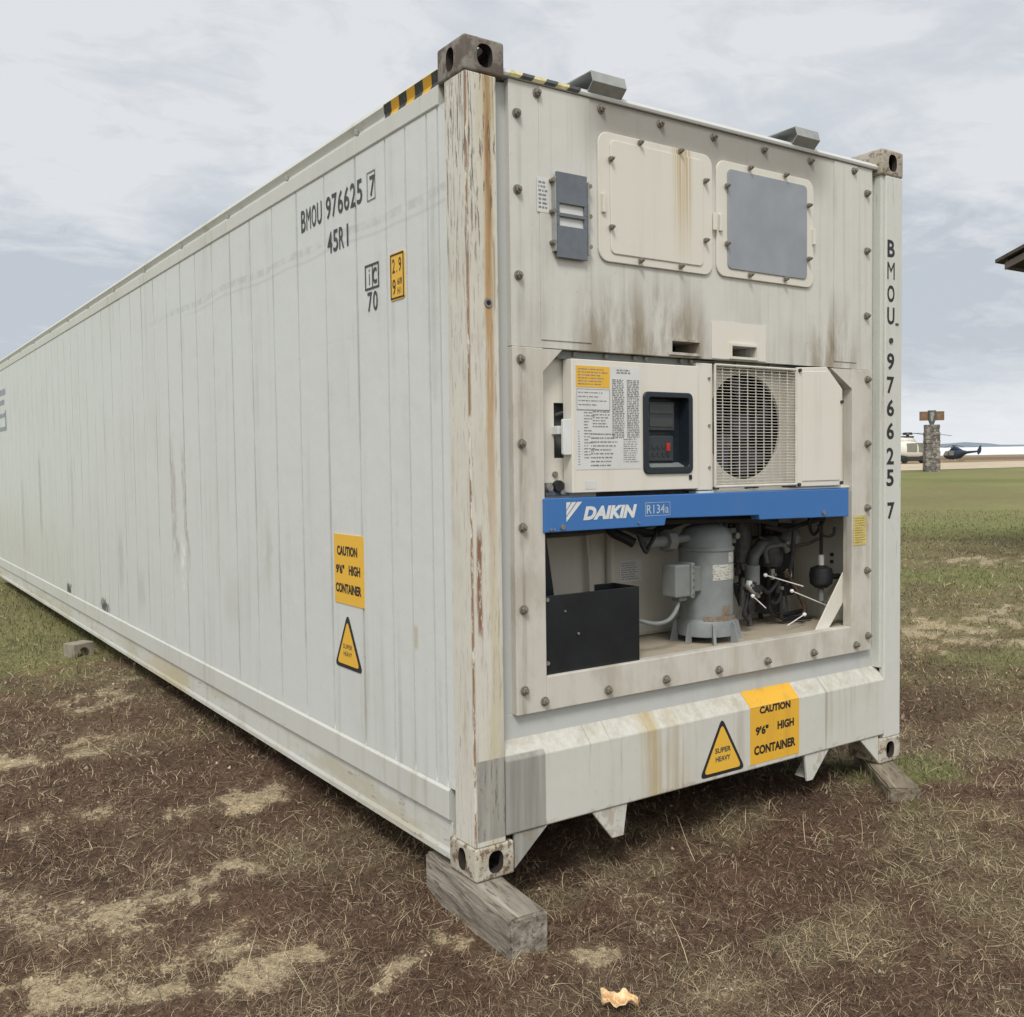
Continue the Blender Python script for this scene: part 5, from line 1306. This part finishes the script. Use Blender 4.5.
# --- decals on the long side
xs = -0.0012
def border_side(mb, yL, yR, z0, z1, w_, x_):
    for (a_, b__, c_, d_) in ((yL, yR, z0, z0 + w_), (yL, yR, z1 - w_, z1), (yL, yL - w_, z0, z1), (yR + w_, yR, z0, z1)):
        mb.add([(x_, a_, c_), (x_, b__, c_), (x_, b__, d_), (x_, a_, d_)], [(0, 1, 2, 3)])
XS = 0.0035
def per_letter(mb, txt, yL, yR, z0, z1, x_, gap=0.18, slot=None):
    n = len(txt); cw = (yR - yL) / n
    for k, ch in enumerate(txt):
        if ch == ' ': continue
        a_ = yL + cw * k; b__ = a_ + cw * (1 - gap)
        if ch in '1iI.': m_ = (a_ + b__) / 2; hw_ = {'1': .12, 'i': .07, 'I': .07, '.': .09}[ch] * cw; a_, b__ = m_ - hw_, m_ + hw_
        if ch == '.': put_side(mb, ch, a_, b__, z0, z0 + (z1 - z0) * .16, x_); continue
        put_side(mb, ch, a_, b__, z0, z1, x_, bold=0.0 if ch in 'M1' else 0.010)
mb = MB(); per_letter(mb, 'BMOU', 1.425, 1.185, 2.515, 2.612, XS); per_letter(mb, '976625', 1.150, 0.785, 2.515, 2.612, XS); per_letter(mb, '7', 0.728, 0.672, 2.520, 2.600, XS)
border_side(mb, 0.752, 0.680, 2.505, 2.618, 0.004, XS)
mb.build('serial_number', M_FADE, P)
mb = MB(); per_letter(mb, '45R1', 1.142, 0.905, 2.368, 2.460, XS); mb.build('size_code', M_FADE, P)
mb = MB(); border_side(mb, 0.785, 0.662, 2.158, 2.258, 0.008, XS); per_letter(mb, 'ic', 0.765, 0.672, 2.176, 2.240, XS)
mb.add([(XS, .722, 2.166), (XS, .716, 2.166), (XS, .716, 2.250), (XS, .722, 2.250)], [(0, 1, 2, 3)])
per_letter(mb, '70', 0.765, 0.668, 2.070, 2.148, XS); mb.build('class_mark', M_FADE, P)
def ydecal_side(name, yL, yR, z0, z1, r=.006):
    pts = rrect(-yL, -yR, z0, z1, r)
    return MB().prism([(-p[0], p[1]) for p in pts], 'x', XS - .0008, XS + .004).build(name, M_YEL, P)
d_ = ydecal_side('height_plate', 0.565, 0.450, 2.085, 2.264, .014)
mb = MB(); border_side(mb, 0.561, 0.454, 2.089, 2.260, 0.007, XS - .0016); per_letter(mb, '2.9', .545, .468, 2.188, 2.242, XS - .0016); per_letter(mb, '9', .545, .515, 2.105, 2.165, XS - .0016); per_letter(mb, "6\"", .505, .468, 2.140, 2.165, XS - .0016); per_letter(mb, "HI", .505, .468, 2.105, 2.130, XS - .0016)
mb.build('print', M_BLACK, d_)
d_ = ydecal_side('caution_decal', 1.138, 0.850, 0.862, 1.162, .003)
mb = MB(); X_ = XS - .0018
def words_side(mb, txt, yL, yR, z0, z1):
    put_side(mb, txt, yL, yR, z0, z1, X_, bold=0.042)
words_side(mb, 'CAUTION', 1.105, .905, 1.070, 1.112); words_side(mb, "9'6\"", 1.120, 1.035, .990, 1.030); words_side(mb, 'HIGH', .990, .880, .990, 1.032); words_side(mb, 'CONTAINER', 1.125, .872, .908, .950)
mb.build('print', M_BLACK, d_)
def rtri(pts, r, n=4):
    out = []
    m_ = len(pts)
    for k in range(m_):
        p = Vector(pts[k]); a_ = (Vector(pts[k - 1]) - p).normalized(); b__ = (Vector(pts[(k + 1) % m_]) - p).normalized()
        A_, B_ = p + a_ * r, p + b__ * r
        for s_ in range(n + 1):
            t_ = s_ / n; out.append(tuple((1 - t_) ** 2 * A_ + 2 * t_ * (1 - t_) * p + t_ ** 2 * B_))
    return out
def inset(pts, k):
    c_ = sum((Vector(p) for p in pts), Vector((0, 0))) / len(pts); return [tuple(c_ + (Vector(p) - c_) * k) for p in pts]
tri = [(1.016, 0.822), (1.150, 0.583), (0.880, 0.583)]
o = MB().prism(rtri(tri, .03), 'x', XS - .0008, XS + .004).build('weight_decal', M_BLACK, P)
o2_ = MB().prism(rtri(inset(tri, .80), .022), 'x', XS - .0016, XS - .0009).build('decal_face', M_YEL, o)
mb = MB(); put_side(mb, 'SUPER', 1.062, .970, .668, .688, XS - .0022, bold=.01); put_side(mb, 'HEAVY', 1.058, .975, .636, .656, XS - .0022, bold=.01); mb.build('print', M_FADE, o)
# worn company mark far down the side
mb = MB()
M_LOGO = simple('faded_blue_mark', (0.27, 0.31, 0.35), 0.6, 0, .3)
for (a_, b__, c_, d__) in ((11.55, 10.9, 2.40, 2.47), (11.5, 11.02, 2.28, 2.34), (10.98, 10.90, 1.98, 2.20), (11.5, 10.9, 1.95, 2.0), (11.5, 10.95, 2.12, 2.17)):
    mb.add([(XS, a_, c_), (XS, b__, c_), (XS, b__, d__), (XS, a_, d__)], [(0, 1, 2, 3)])
o = mb.build('company_mark', M_LOGO, P)

# --- decals on the sill
ysl = -0.0052
yd = MB(); yd.box(1.378, 1.690, ysl - .0003, -0.0042, 0.160, 0.403)
o = yd.build('caution_decal', M_YEL_DIRTY, P)
# the part folded over the chamfer
n_ = Vector((0, -0.062, 0.059)).normalized() * 0.0016
ch = MB().add([(1.378, -0.004 + n_.y, 0.404 + n_.z), (1.690, -0.004 + n_.y, 0.404 + n_.z), (1.690, 0.053 + n_.y, 0.464 + n_.z), (1.378, 0.053 + n_.y, 0.464 + n_.z)], [(0, 1, 2, 3)]).build('decal_fold', M_YEL_DIRTY, o)
mb = MB(); yy = ysl - .0012
for txt, x0, x1, z0, z1 in (('CAUTION', 1.435, 1.632, .372, .405 - .001), ("9'6\"", 1.410, 1.490, .282, .320), ('HIGH', 1.548, 1.655, .288, .325), ('CONTAINER', 1.400, 1.665, .198, .238)):
    put_front(mb, txt, x0, x1, z0, z1, yy, bold=.045)
mb.build('print', M_BLACK, o)
tri = [(1.208, 0.394), (1.078, 0.156), (1.345, 0.156)]
o = MB().prism(rtri(tri, .03), 'y', ysl, -0.0042).build('weight_decal', M_BLACK, P)
MB().prism(rtri(inset(tri, .82), .022), 'y', ysl - .0012, ysl - .0001).build('decal_face', M_YEL, o)
mb = MB(); put_front(mb, 'SUPER', 1.165, 1.258, .248, .270, ysl - .002, bold=.03); put_front(mb, 'HEAVY', 1.168, 1.255, .212, .234, ysl - .002, bold=.03); mb.build('print', M_FADE, o)
# stacked serial on the right post
mb = MB()
for ch_, z_ in zip('BMOU976625', (2.442, 2.339, 2.232, 2.128, 1.914, 1.803, 1.696, 1.587, 1.468, 1.365)):
    put_front(mb, ch_, 2.322, 2.378, z_ - .040, z_ + .040, -0.0012, bold=0.0 if ch_ == 'M' else .025)
mb.build('serial_number', M_BLACK, post_r)
mb = MB(); put_front(mb, '7', 2.330, 2.385, 1.168, 1.248, -0.0012, bold=.03); mb.build('check_digit', M_BLACK, post_r)
MB().cyl((2.350, -.006, 2.012), (2.350, -.0005, 2.012), .013, n=14).build('drain_hole', M_DKM, post_r)
MB().box(2.386, 2.408, -.004, -.0005, 2.088, 2.096).build('weld_nib', M_DKM, post_r)

# ================================================================== TIMBERS AND SMALL THINGS (in world, turned with the container)
def timber(name, x0, x1, y0, y1, z0, z1, m, label, cat, rz=0.0, group=None, rough=0.006, seed=1):
    bm = bmesh.new(); bmesh.ops.create_cube(bm, size=1)
    L = (x1 - x0, y1 - y0, z1 - z0)
    bmesh.ops.scale(bm, vec=L, verts=bm.verts)
    bmesh.ops.bevel(bm, geom=bm.edges[:], offset=0.008, segments=2, affect='EDGES')
    for k in range(1, 10):
        yy = -L[1] / 2 + L[1] * k / 10
        bmesh.ops.bisect_plane(bm, geom=bm.verts[:] + bm.edges[:] + bm.faces[:], plane_co=(0, yy, 0), plane_no=(0, 1, 0))
    r = random.Random(seed)
    for v in bm.verts:
        v.co += Vector((r.uniform(-1, 1), r.uniform(-1, 1), r.uniform(-1, .2))) * rough * .5
    me = bpy.data.meshes.new(name); bm.to_mesh(me); bm.free(); me.materials.append(m)
    o = bpy.data.objects.new(name, me); COL.objects.link(o)
    c_ = TILT @ Vector(((x0 + x1) / 2, (y0 + y1) / 2, (z0 + z1) / 2))
    o.location = c_; o.rotation_mode = 'QUATERNION'; o.rotation_quaternion = TILT @ Euler((0, 0, rz)).to_quaternion()
    tag(o, label, cat, group); BLK.append((c_.x, c_.y, L[0] / 2 - .004, L[1] / 2 - .004, rz))
    return o
M_WOODY = wood('weathered_timber_block', (0.14, 0.12, 0.095), (0.40, 0.37, 0.31), stretch=(24, 2.6, 24))
M_WOODY2 = wood('old_board', (0.13, 0.105, 0.075), (0.32, 0.28, 0.21), stretch=(24, 2.6, 24))
blk = timber('timber_block', 0.044 - .072, 0.044 + .072, 0.030 - .33, 0.030 + .33, -0.165, -0.004, M_WOODY, 'thick grey weathered timber block under the near rusty corner', 'timber block', rz=RAD(-5.4), seed=4, group='timbers under the container')
brd = timber('timber_block', 2.287 - .069, 2.287 + .069, -0.02 - .33, -0.02 + .33, -0.16, -0.004, M_WOODY2, 'brown timber under the right corner of the container end', 'timber block', rz=RAD(-40.5), seed=9, group='timbers under the container')
# small loose block with an arched notch, on the grass by the long side
def notched():
    mb = MB(); w_, d_, h_ = 0.095, 0.15, 0.125
    pts = [(-w_, 0), (-w_, h_), (w_, h_), (w_, 0)]
    arch = [(0.062 * math.cos(RAD(a_)), 0.085 * math.sin(RAD(a_))) for a_ in range(0, 181, 15)]
    poly = [(-w_, 0), (-w_, h_), (w_, h_), (w_, 0)] + arch
    mb.prism(poly, 'y', -d_ / 2, d_ / 2)
    o = mb.build('concrete_block', simple('dirty_concrete', (0.30, 0.27, 0.22), 0.9, 0, .25, 14, .6, .1), None, .006)
    p = TILT @ Vector((-0.13, 6.10, 0)); zz = float(ground_z(np.array([p.x]), np.array([p.y]))[0])
    o.location = (p.x, p.y, zz - .01); o.rotation_euler = (0, 0, RAD(22))
    tag(o, 'small pale block with arched notch lying on the grass beside the container', 'block'); BLK.append((p.x, p.y, .14, .11, RAD(-26)))
notched()
# dry curled leaf
def leaf():
    mb = MB(); nu, nv = 12, 9
    for i_ in range(nu + 1):
        u = i_ / nu
        for j_ in range(nv + 1):
            v = j_ / nv * 2 - 1
            wd = 0.024 * math.sin(math.pi * min(1, u * .92 + .06)) ** .7 * (1 + .22 * math.sin(u * 21 + (1 if v > 0 else 0)))
            x_ = (u - .5) * 0.085; y_ = v * wd
            z_ = 0.020 * abs(v) ** 1.6 * (1.3 - u) + 0.007 * math.sin(u * 5.5 + v * 2.5) + .006 * math.sin(u * 11 + v)
            mb.v.append((x_, y_, z_))
    for i_ in range(nu):
        for j_ in range(nv):
            a_ = i_ * (nv + 1) + j_; mb.f.append((a_, a_ + nv + 1, a_ + nv + 2, a_ + 1)); mb.mi.append(0)
    ml, t = mat('dry_leaf'); co = t.coord(); n_ = t.noise(co, 55, 5, .65)
    t.out(t.mix(t.sstep(n_, .35, .65), (0.50, 0.26, 0.10), (0.80, 0.63, 0.38)), .6, 0, t.bump(n_, .5, .002), .3)
    e_ = MB; o = mb.build('dry_leaf', ml, None, smooth=True)
    so_ = o.modifiers.new('thick', 'SOLIDIFY'); so_.thickness = .0008
    st_ = MB().tube([(-.040, 0, .006), (-.060, .008, .022), (-.085, .012, .038)], .0013, 6).build('stem', M_WOOD2, o, smooth=True)
    px = 0.040; py = -0.715; p = TILT @ Vector((px, py, 0)); zz = float(ground_z(np.array([p.x]), np.array([p.y]))[0])
    o.location = (p.x, p.y, zz + .016); o.rotation_euler = (RAD(12), RAD(-6), RAD(-42)); o.scale = (1.25, 1.4, 1.3)
    tag(o, 'curled orange brown dry leaf on the turf in the foreground', 'leaf')
leaf()

# crumbs of dry soil and small stones among the turf (uncountable)
def crumbs():
    g = np.random.default_rng(41); N = 60000
    a = heading + np.radians(g.uniform(-52, 52, N)); r = np.exp(g.uniform(math.log(1.6), math.log(14), N))
    x = EYE.x + r * np.cos(a); y = EYE.y + r * np.sin(a); so, st, gr = classes(x, y)
    k = g.random(N) < (.03 + .75 * so) * (1 - gr); x, y, r = x[k], y[k], r[k]; n = len(x); z = ground_z(x, y)
    sz = np.minimum(np.exp(g.normal(math.log(.0032), .55, n)), .009) * np.clip(r / 3, .9, 2.5)
    dirs = np.array([[1, 0, 0], [-1, 0, 0], [0, 1, 0], [0, -1, 0], [0, 0, 1], [0, 0, -1]], float)
    Vv = np.stack([x, y, z], -1)[:, None, :] + dirs[None] * (sz[:, None, None] * g.uniform(.5, 1.3, (n, 6, 1))) + g.normal(0, .15, (n, 6, 3)) * sz[:, None, None]
    T8 = np.array([[0, 2, 4], [2, 1, 4], [1, 3, 4], [3, 0, 4], [2, 0, 5], [1, 2, 5], [3, 1, 5], [0, 3, 5]])
    F_ = (np.arange(n)[:, None, None] * 6 + T8[None]).reshape(-1, 3)
    c_ = np.array([0.42, 0.35, 0.25]) * g.uniform(.45, 1.25, (n, 1)); c_ = np.repeat(c_[:, None], 6, 1).reshape(-1, 3)
    o = np_mesh('soil_crumbs', Vv.reshape(-1, 3), F_.ravel(), np.arange(len(F_)) * 3, np.full(len(F_), 3), c_, mgr, smooth=False)
    tag(o, 'crumbs of dry tan soil and small stones on the bare patches', 'soil', kind='stuff')
crumbs()

# ------------------------------------------------------------------ far things on the right
def GZ(p): return float(ground_z(np.array([p.x]), np.array([p.y]))[0])
vang = math.atan2(RGT.y, RGT.x)       # rotation so that local x runs along the picture's right
ht = lambda dep, v, u: EYE.z + dep * 0.0   # (unused)
# stone sign pillar
dP = 66.0; lP = (932 - 512) / 989.2 * dP * 1.0
pp0 = at(lP, dP); gzp = GZ(pp0)
pil = empty('stone_pillar', (pp0.x, pp0.y, gzp), vang - RAD(8)); tag(pil, 'grey fieldstone pillar sign with emblem and wooden arms on the lawn', 'pillar sign')
mst, t = mat('fieldstone'); co = t.coord(); vo = t.vor(co, 5.5); ve = t.vor(co, 5.5, 'DISTANCE_TO_EDGE')
hsv = t.noise(vo['Color'] if 'Color' in vo else co, 3.0, 2, .5)
cst = t.mix(t.sstep(hsv, .35, .65), (0.12, 0.115, 0.11), (0.34, 0.31, 0.28))
cst = t.mix(t.sstep(ve['Distance'], 0.0, 0.06, 1.0, 0.0), cst, (0.06, 0.055, 0.05))
t.out(cst, .9, 0, t.bump(ve['Distance'], .8, .05), .1)
mb = MB(); rg = random.Random(5)
Hh = 3.12
for k in range(13):           # courses of stone, each a little uneven
    z0 = -.15 + k * (Hh + .15) / 13; z1 = z0 + (Hh + .15) / 13
    a_ = .435 + rg.uniform(-.02, .02) + .03 * (1 - k / 13); mb.box(-a_, a_, -a_ * .8, a_ * .8, z0, z1)
mb.build('stone_shaft', mst, pil, .03)
M_SIGNW = wood('brown_sign_wood', (0.14, 0.09, 0.055), (0.25, 0.165, 0.10)); 
MB().box(-.78, -.24, -.05, .05, Hh + .28, Hh + .88).build('wooden_arm', M_SIGNW, pil, .01)
MB().box(.24, .78, -.05, .05, Hh + .28, Hh + .88).build('wooden_arm', M_SIGNW, pil, .01)
mb = MB().prism([(-.24, Hh + .95), (.24, Hh + .95), (.24, Hh + .42), (.17, Hh + .18), (.09, Hh - .02), (-.09, Hh - .02), (-.17, Hh + .18), (-.24, Hh + .42)], 'y', -.14, .12)
em = mb.build('shield_emblem', simple('dark_shield', (0.10, 0.11, 0.11), .7, 0, .4, 3), pil, .02)
MB().prism([(-.13, Hh + .80), (.06, Hh + .84), (.14, Hh + .66), (.06, Hh + .50), (.03, Hh + .28), (-.07, Hh + .20), (-.12, Hh + .45)], 'y', -.16, -.1405).build('shield_figure', simple('pale_shield', (0.33, 0.35, 0.36), .7, 0, .4, 3), em)
for sx_ in (-1, 1): MB().prism([(sx_ * .32, Hh + .42), (sx_ * .70, Hh + .42), (sx_ * .70, Hh + .74), (sx_ * .32, Hh + .74)], 'y', -.056, -.0505).build('carved_panel', simple('carved_wood', (0.19, 0.115, 0.075), .8, 0, .4, 5), pil)

# white helicopter parked behind the gravel road
M_HW = simple('white_aircraft_paint', (0.74, 0.72, 0.67), .35, 0, .05, 3)
M_HG = simple('aircraft_glass', (0.24, 0.24, 0.20), .3, 0, .2, 1)
M_HB = simple('navy_aircraft_paint', (0.025, 0.04, 0.065), .35, 0, .2, 3)
M_HT = simple('tan_aircraft_trim', (0.45, 0.36, 0.24), .5, 0, .2, 3)
def super_body(mb, secs, n=20, e=2.6):
    """secs: list of (x, zc, half-width y, half-height z)"""
    m_ = len(secs); o_ = len(mb.v)
    for (x_, zc_, hy, hz_) in secs:
        for k in range(n):
            a_ = 2 * math.pi * k / n; c_, s_ = math.cos(a_), math.sin(a_)
            r_ = (abs(c_) ** e + abs(s_) ** e) ** (-1 / e); mb.v.append((x_, c_ * r_ * hy, zc_ + s_ * r_ * hz_))
    for i_ in range(m_ - 1):
        for k in range(n):
            a_ = o_ + i_ * n + k; b__ = o_ + i_ * n + (k + 1) % n; mb.f.append((a_, b__, b__ + n, a_ + n)); mb.mi.append(mb.cur)
    mb.f.append(tuple(range(o_, o_ + n))); mb.mi.append(0); mb.f.append(tuple(range(o_ + (m_ - 1) * n, o_ + m_ * n))); mb.mi.append(0)
def helicopter(loc, rz, s, paint, name_label, wheels=False):
    r_ = empty('helicopter', loc, rz); tag(r_, name_label, 'helicopter'); r_.scale = (s, s, s)
    mb = MB(); super_body(mb, [(-2.4, 1.35, .05, .05), (-2.2, 1.15, .45, .40), (-1.7, 1.15, .72, .68), (-.9, 1.25, .85, .88), (.3, 1.3, .88, .92), (1.2, 1.35, .78, .80), (2.0, 1.55, .42, .50), (2.8, 1.65, .22, .26), (5.6, 1.85, .11, .14)])
    mb.build('fuselage', paint, r_, smooth=True)
    mb = MB()
    for sy in (-1, 1):
        MB().prism([(-1.95, 1.15), (-.75, 1.10), (-.75, 1.98), (-1.35, 1.95)], 'y', sy * .60, sy * .90).build('side_window', M_HG, r_, .02); MB().prism([(-.55, 1.12), (.55, 1.12), (.55, 1.95), (-.55, 1.98)], 'y', sy * .75, sy * .915).build('side_window', M_HG, r_, .02)
    MB().prism([(-2.05, 1.30), (-1.45, 1.86), (-1.30, 1.80), (-1.85, 1.25)], 'y', -.56, .56).build('windscreen', M_HG, r_, .03)
    mb = MB(); super_body(mb, [(-.9, 2.15, .25, .12), (-.5, 2.3, .42, .25), (.8, 2.3, .42, .25), (1.7, 2.0, .2, .15)]); mb.build('engine_cowl', paint, r_, smooth=True)
    ro = MB().cyl((-.1, 0, 2.45), (-.1, 0, 2.95), .14, n=12); ro.cyl((-.1, 0, 2.78), (-.1, 0, 3.02), .48, .40, n=14); ro.box(-.6, .5, -.3, .3, 2.5, 2.66); ro.build('rotor_mast', M_DKM, r_)
    for k in range(4):
        a_ = RAD(20 + 90 * k); L_ = 4.6; c_, s_ = math.cos(a_), math.sin(a_)
        mb = MB(); vs = []
        for tt in (0.04, .35, .7, 1.0):
            for e_ in (-1, 1): vs.append((-.1 + c_ * L_ * tt - s_ * .14 * e_, s_ * L_ * tt + c_ * .14 * e_, 2.93 - .35 * tt * tt + .0))
        vs += [(v[0], v[1], v[2] + .03) for v in vs]; fs = [(0, 1, 3, 2), (2, 3, 5, 4), (4, 5, 7, 6)]; fs += [tuple(8 + q for q in f_) for f_ in fs] + [(0, 2, 10, 8), (2, 4, 12, 10), (4, 6, 14, 12), (1, 3, 11, 9), (3, 5, 13, 11), (5, 7, 15, 13), (6, 7, 15, 14), (0, 1, 9, 8)]
        mb.add(vs, fs); mb.build('rotor_blade', M_DKM, r_)
    MB().prism([(5.0, 1.9), (5.7, 2.9), (6.0, 2.9), (5.75, 1.6), (5.4, 1.2), (5.2, 1.3)], 'y', -.05, .05).build('tail_fin', paint, r_, .02)
    MB().cyl((5.55, .12, 2.0), (5.55, .16, 2.0), .55, n=3).build('tail_rotor', M_DKM, r_)
    if wheels:
        for x_, sy in ((-1.7, 0), (.9, -1), (.9, 1)): MB().cyl((x_, sy * .95 - .12, .32), (x_, sy * .95 + .12, .32), .32, n=18).build('wheel', M_RUB, r_, .04)
        MB().box(-2.0, 1.2, -.70, .70, .22, .80).build('undercarriage', M_DKM, r_, .05)
    else:
        for sy in (-1, 1):
            sk = MB().tube([(-2.1, sy * .95, .28), (-1.8, sy * .95, .06), (-.5, sy * .95, .05), (1.6, sy * .95, .05)], .05, 8)
            for x_ in (-1.0, .7): sk.cyl((x_, sy * .35, .62), (x_, sy * .95, .07), .035, n=8)
            sk.build('skid', M_HT, r_, smooth=True)
    return r_
p = at((907 - 512) / 989.2 * 103, 103); helicopter((p.x, p.y, GZ(p) + .02), vang + RAD(180 + 14), 1.06, M_HW, 'white helicopter with dark rotor parked behind the stone pillar', wheels=True)
p = at((955 - 512) / 989.2 * 112, 112); helicopter((p.x, p.y, GZ(p) + .02), vang + RAD(-66), .60, M_HB, 'small navy helicopter parked right of the stone pillar')

# picnic shelter whose roof corner reaches into the frame at the right
dS = 15.0
def shelter():
    hE = EYE.z + dS * (446.3 - 268.5) / 989.2
    c_ = at((1004.2 - 512) / 989.2 * dS, dS)       # corner of the eave
    gzs = GZ(c_)
    ang_ = RAD(-90)
    r_ = empty('picnic_shelter', (c_.x, c_.y, gzs), ang_); tag(r_, 'dark brown gabled roof corner of a shelter at the right edge', 'shelter')
    He = hE - gzs; W2, Lh = 3.6, 8.0; pitch = .36
    M_SH = simple('brown_shingles', (0.075, 0.062, 0.055), .9, 0, .3, 20, .4); M_FAS = simple('brown_fascia', (0.095, 0.08, 0.072), .6, 0, .2); M_SOF = simple('dark_soffit', (0.03, 0.028, 0.028), .8)
    # roof slabs: local x to the right (gable width), y away
    def slope(sx_):
        x0, x1 = (0, W2) if sx_ > 0 else (2 * W2, W2)
        z0, z1 = He, He + W2 * pitch; th = .05; oh = .12
        x0o = x0 - oh * sx_; z0o = z0 - oh * pitch
        vs = [(x0o, -.08, z0o + .10), (x1, -.08, z1 + .10), (x1, Lh, z1 + .10), (x0o, Lh, z0o + .10)]
        vs += [(v[0], v[1], v[2] + th) for v in vs]
        return MB().add(vs, [(0, 3, 2, 1), (4, 5, 6, 7), (0, 1, 5, 4), (1, 2, 6, 5), (2, 3, 7, 6), (3, 0, 4, 7)]).build('roof', M_SH, r_)
    slope(1); slope(-1)
    
    for sx_ in (1, -1):
        x0, x1 = (0, W2) if sx_ > 0 else (2 * W2, W2)
        pts = [(x0, He), (x1, He + W2 * pitch), (x1, He + W2 * pitch + .098), (x0, He + .098)]
        MB().prism([(a_, b__ - .055) for a_, b__ in pts], 'y', -.03, .0).build('rake_fascia', M_FAS, r_)
    for sx_ in (1, -1):
        x0, x1 = (.03, W2) if sx_ > 0 else (2 * W2 - .03, W2)
        MB().prism([(x0, He + .03 * pitch - .012), (x1, He + W2 * pitch - .012), (x1, He + W2 * pitch + .09), (x0, He + .08)], 'y', .004, Lh - .01).build('soffit', M_SOF, r_)
    for y_ in (.6, Lh - .6): MB().box(.6, 2 * W2 - .6, y_ - .07, y_ + .07, He - .16, He + .10).build('tie_beam', M_FAS, r_)
    for x_ in (0.0, 2 * W2 - .04): MB().box(x_ + .001, x_ + .03, .001, Lh, He - .05, He + .09).build('eave_fascia', M_FAS, r_)
    for x_ in (1.0, 2 * W2 - 1.0):
        for y_ in (.6, Lh - .6): MB().box(x_ - .09, x_ + .09, y_ - .09, y_ + .09, -.1, He + .02).build('post', M_FAS, r_, .01)
shelter()

# ------------------------------------------------------------------ vegetation
def nz(g, n): return np.abs(g.normal(0, 1, n))
blades('dead_turf', 480000, 1.5, 30, lambda g, n, gr, st: np.exp(g.normal(math.log(.038), .45, n)) * (1 + .25 * gr), 0.0016,
       lambda g, n, gr, st: np.clip(g.normal(1.12 - .45 * gr, .40, n), .05, 1.5), lambda g, x, y, so, st, gr: g.random(len(x)) > so * .80,
       'fine matted turf of brown, straw and green blades around the container', seed=3, curl=1.15, color_fn=col_turf)
blades('dry_straw', 150000, 1.5, 22, lambda g, n, gr, st: np.exp(g.normal(math.log(.056), .52, n)), 0.0013,
       lambda g, n, gr, st: np.clip(g.normal(1.25, .28, n), .2, 1.52), lambda g, x, y, so, st, gr: g.random(len(x)) < (.15 + .85 * np.maximum(st, sm(fbm(x, y, 3.5, 3, 91), .50, .72))) * (1 - .6 * so) * (1 - .5 * gr),
       'long pale dry straws scattered over the brown turf', segs=4, seed=5, curl=0.75, color_fn=col_straw)
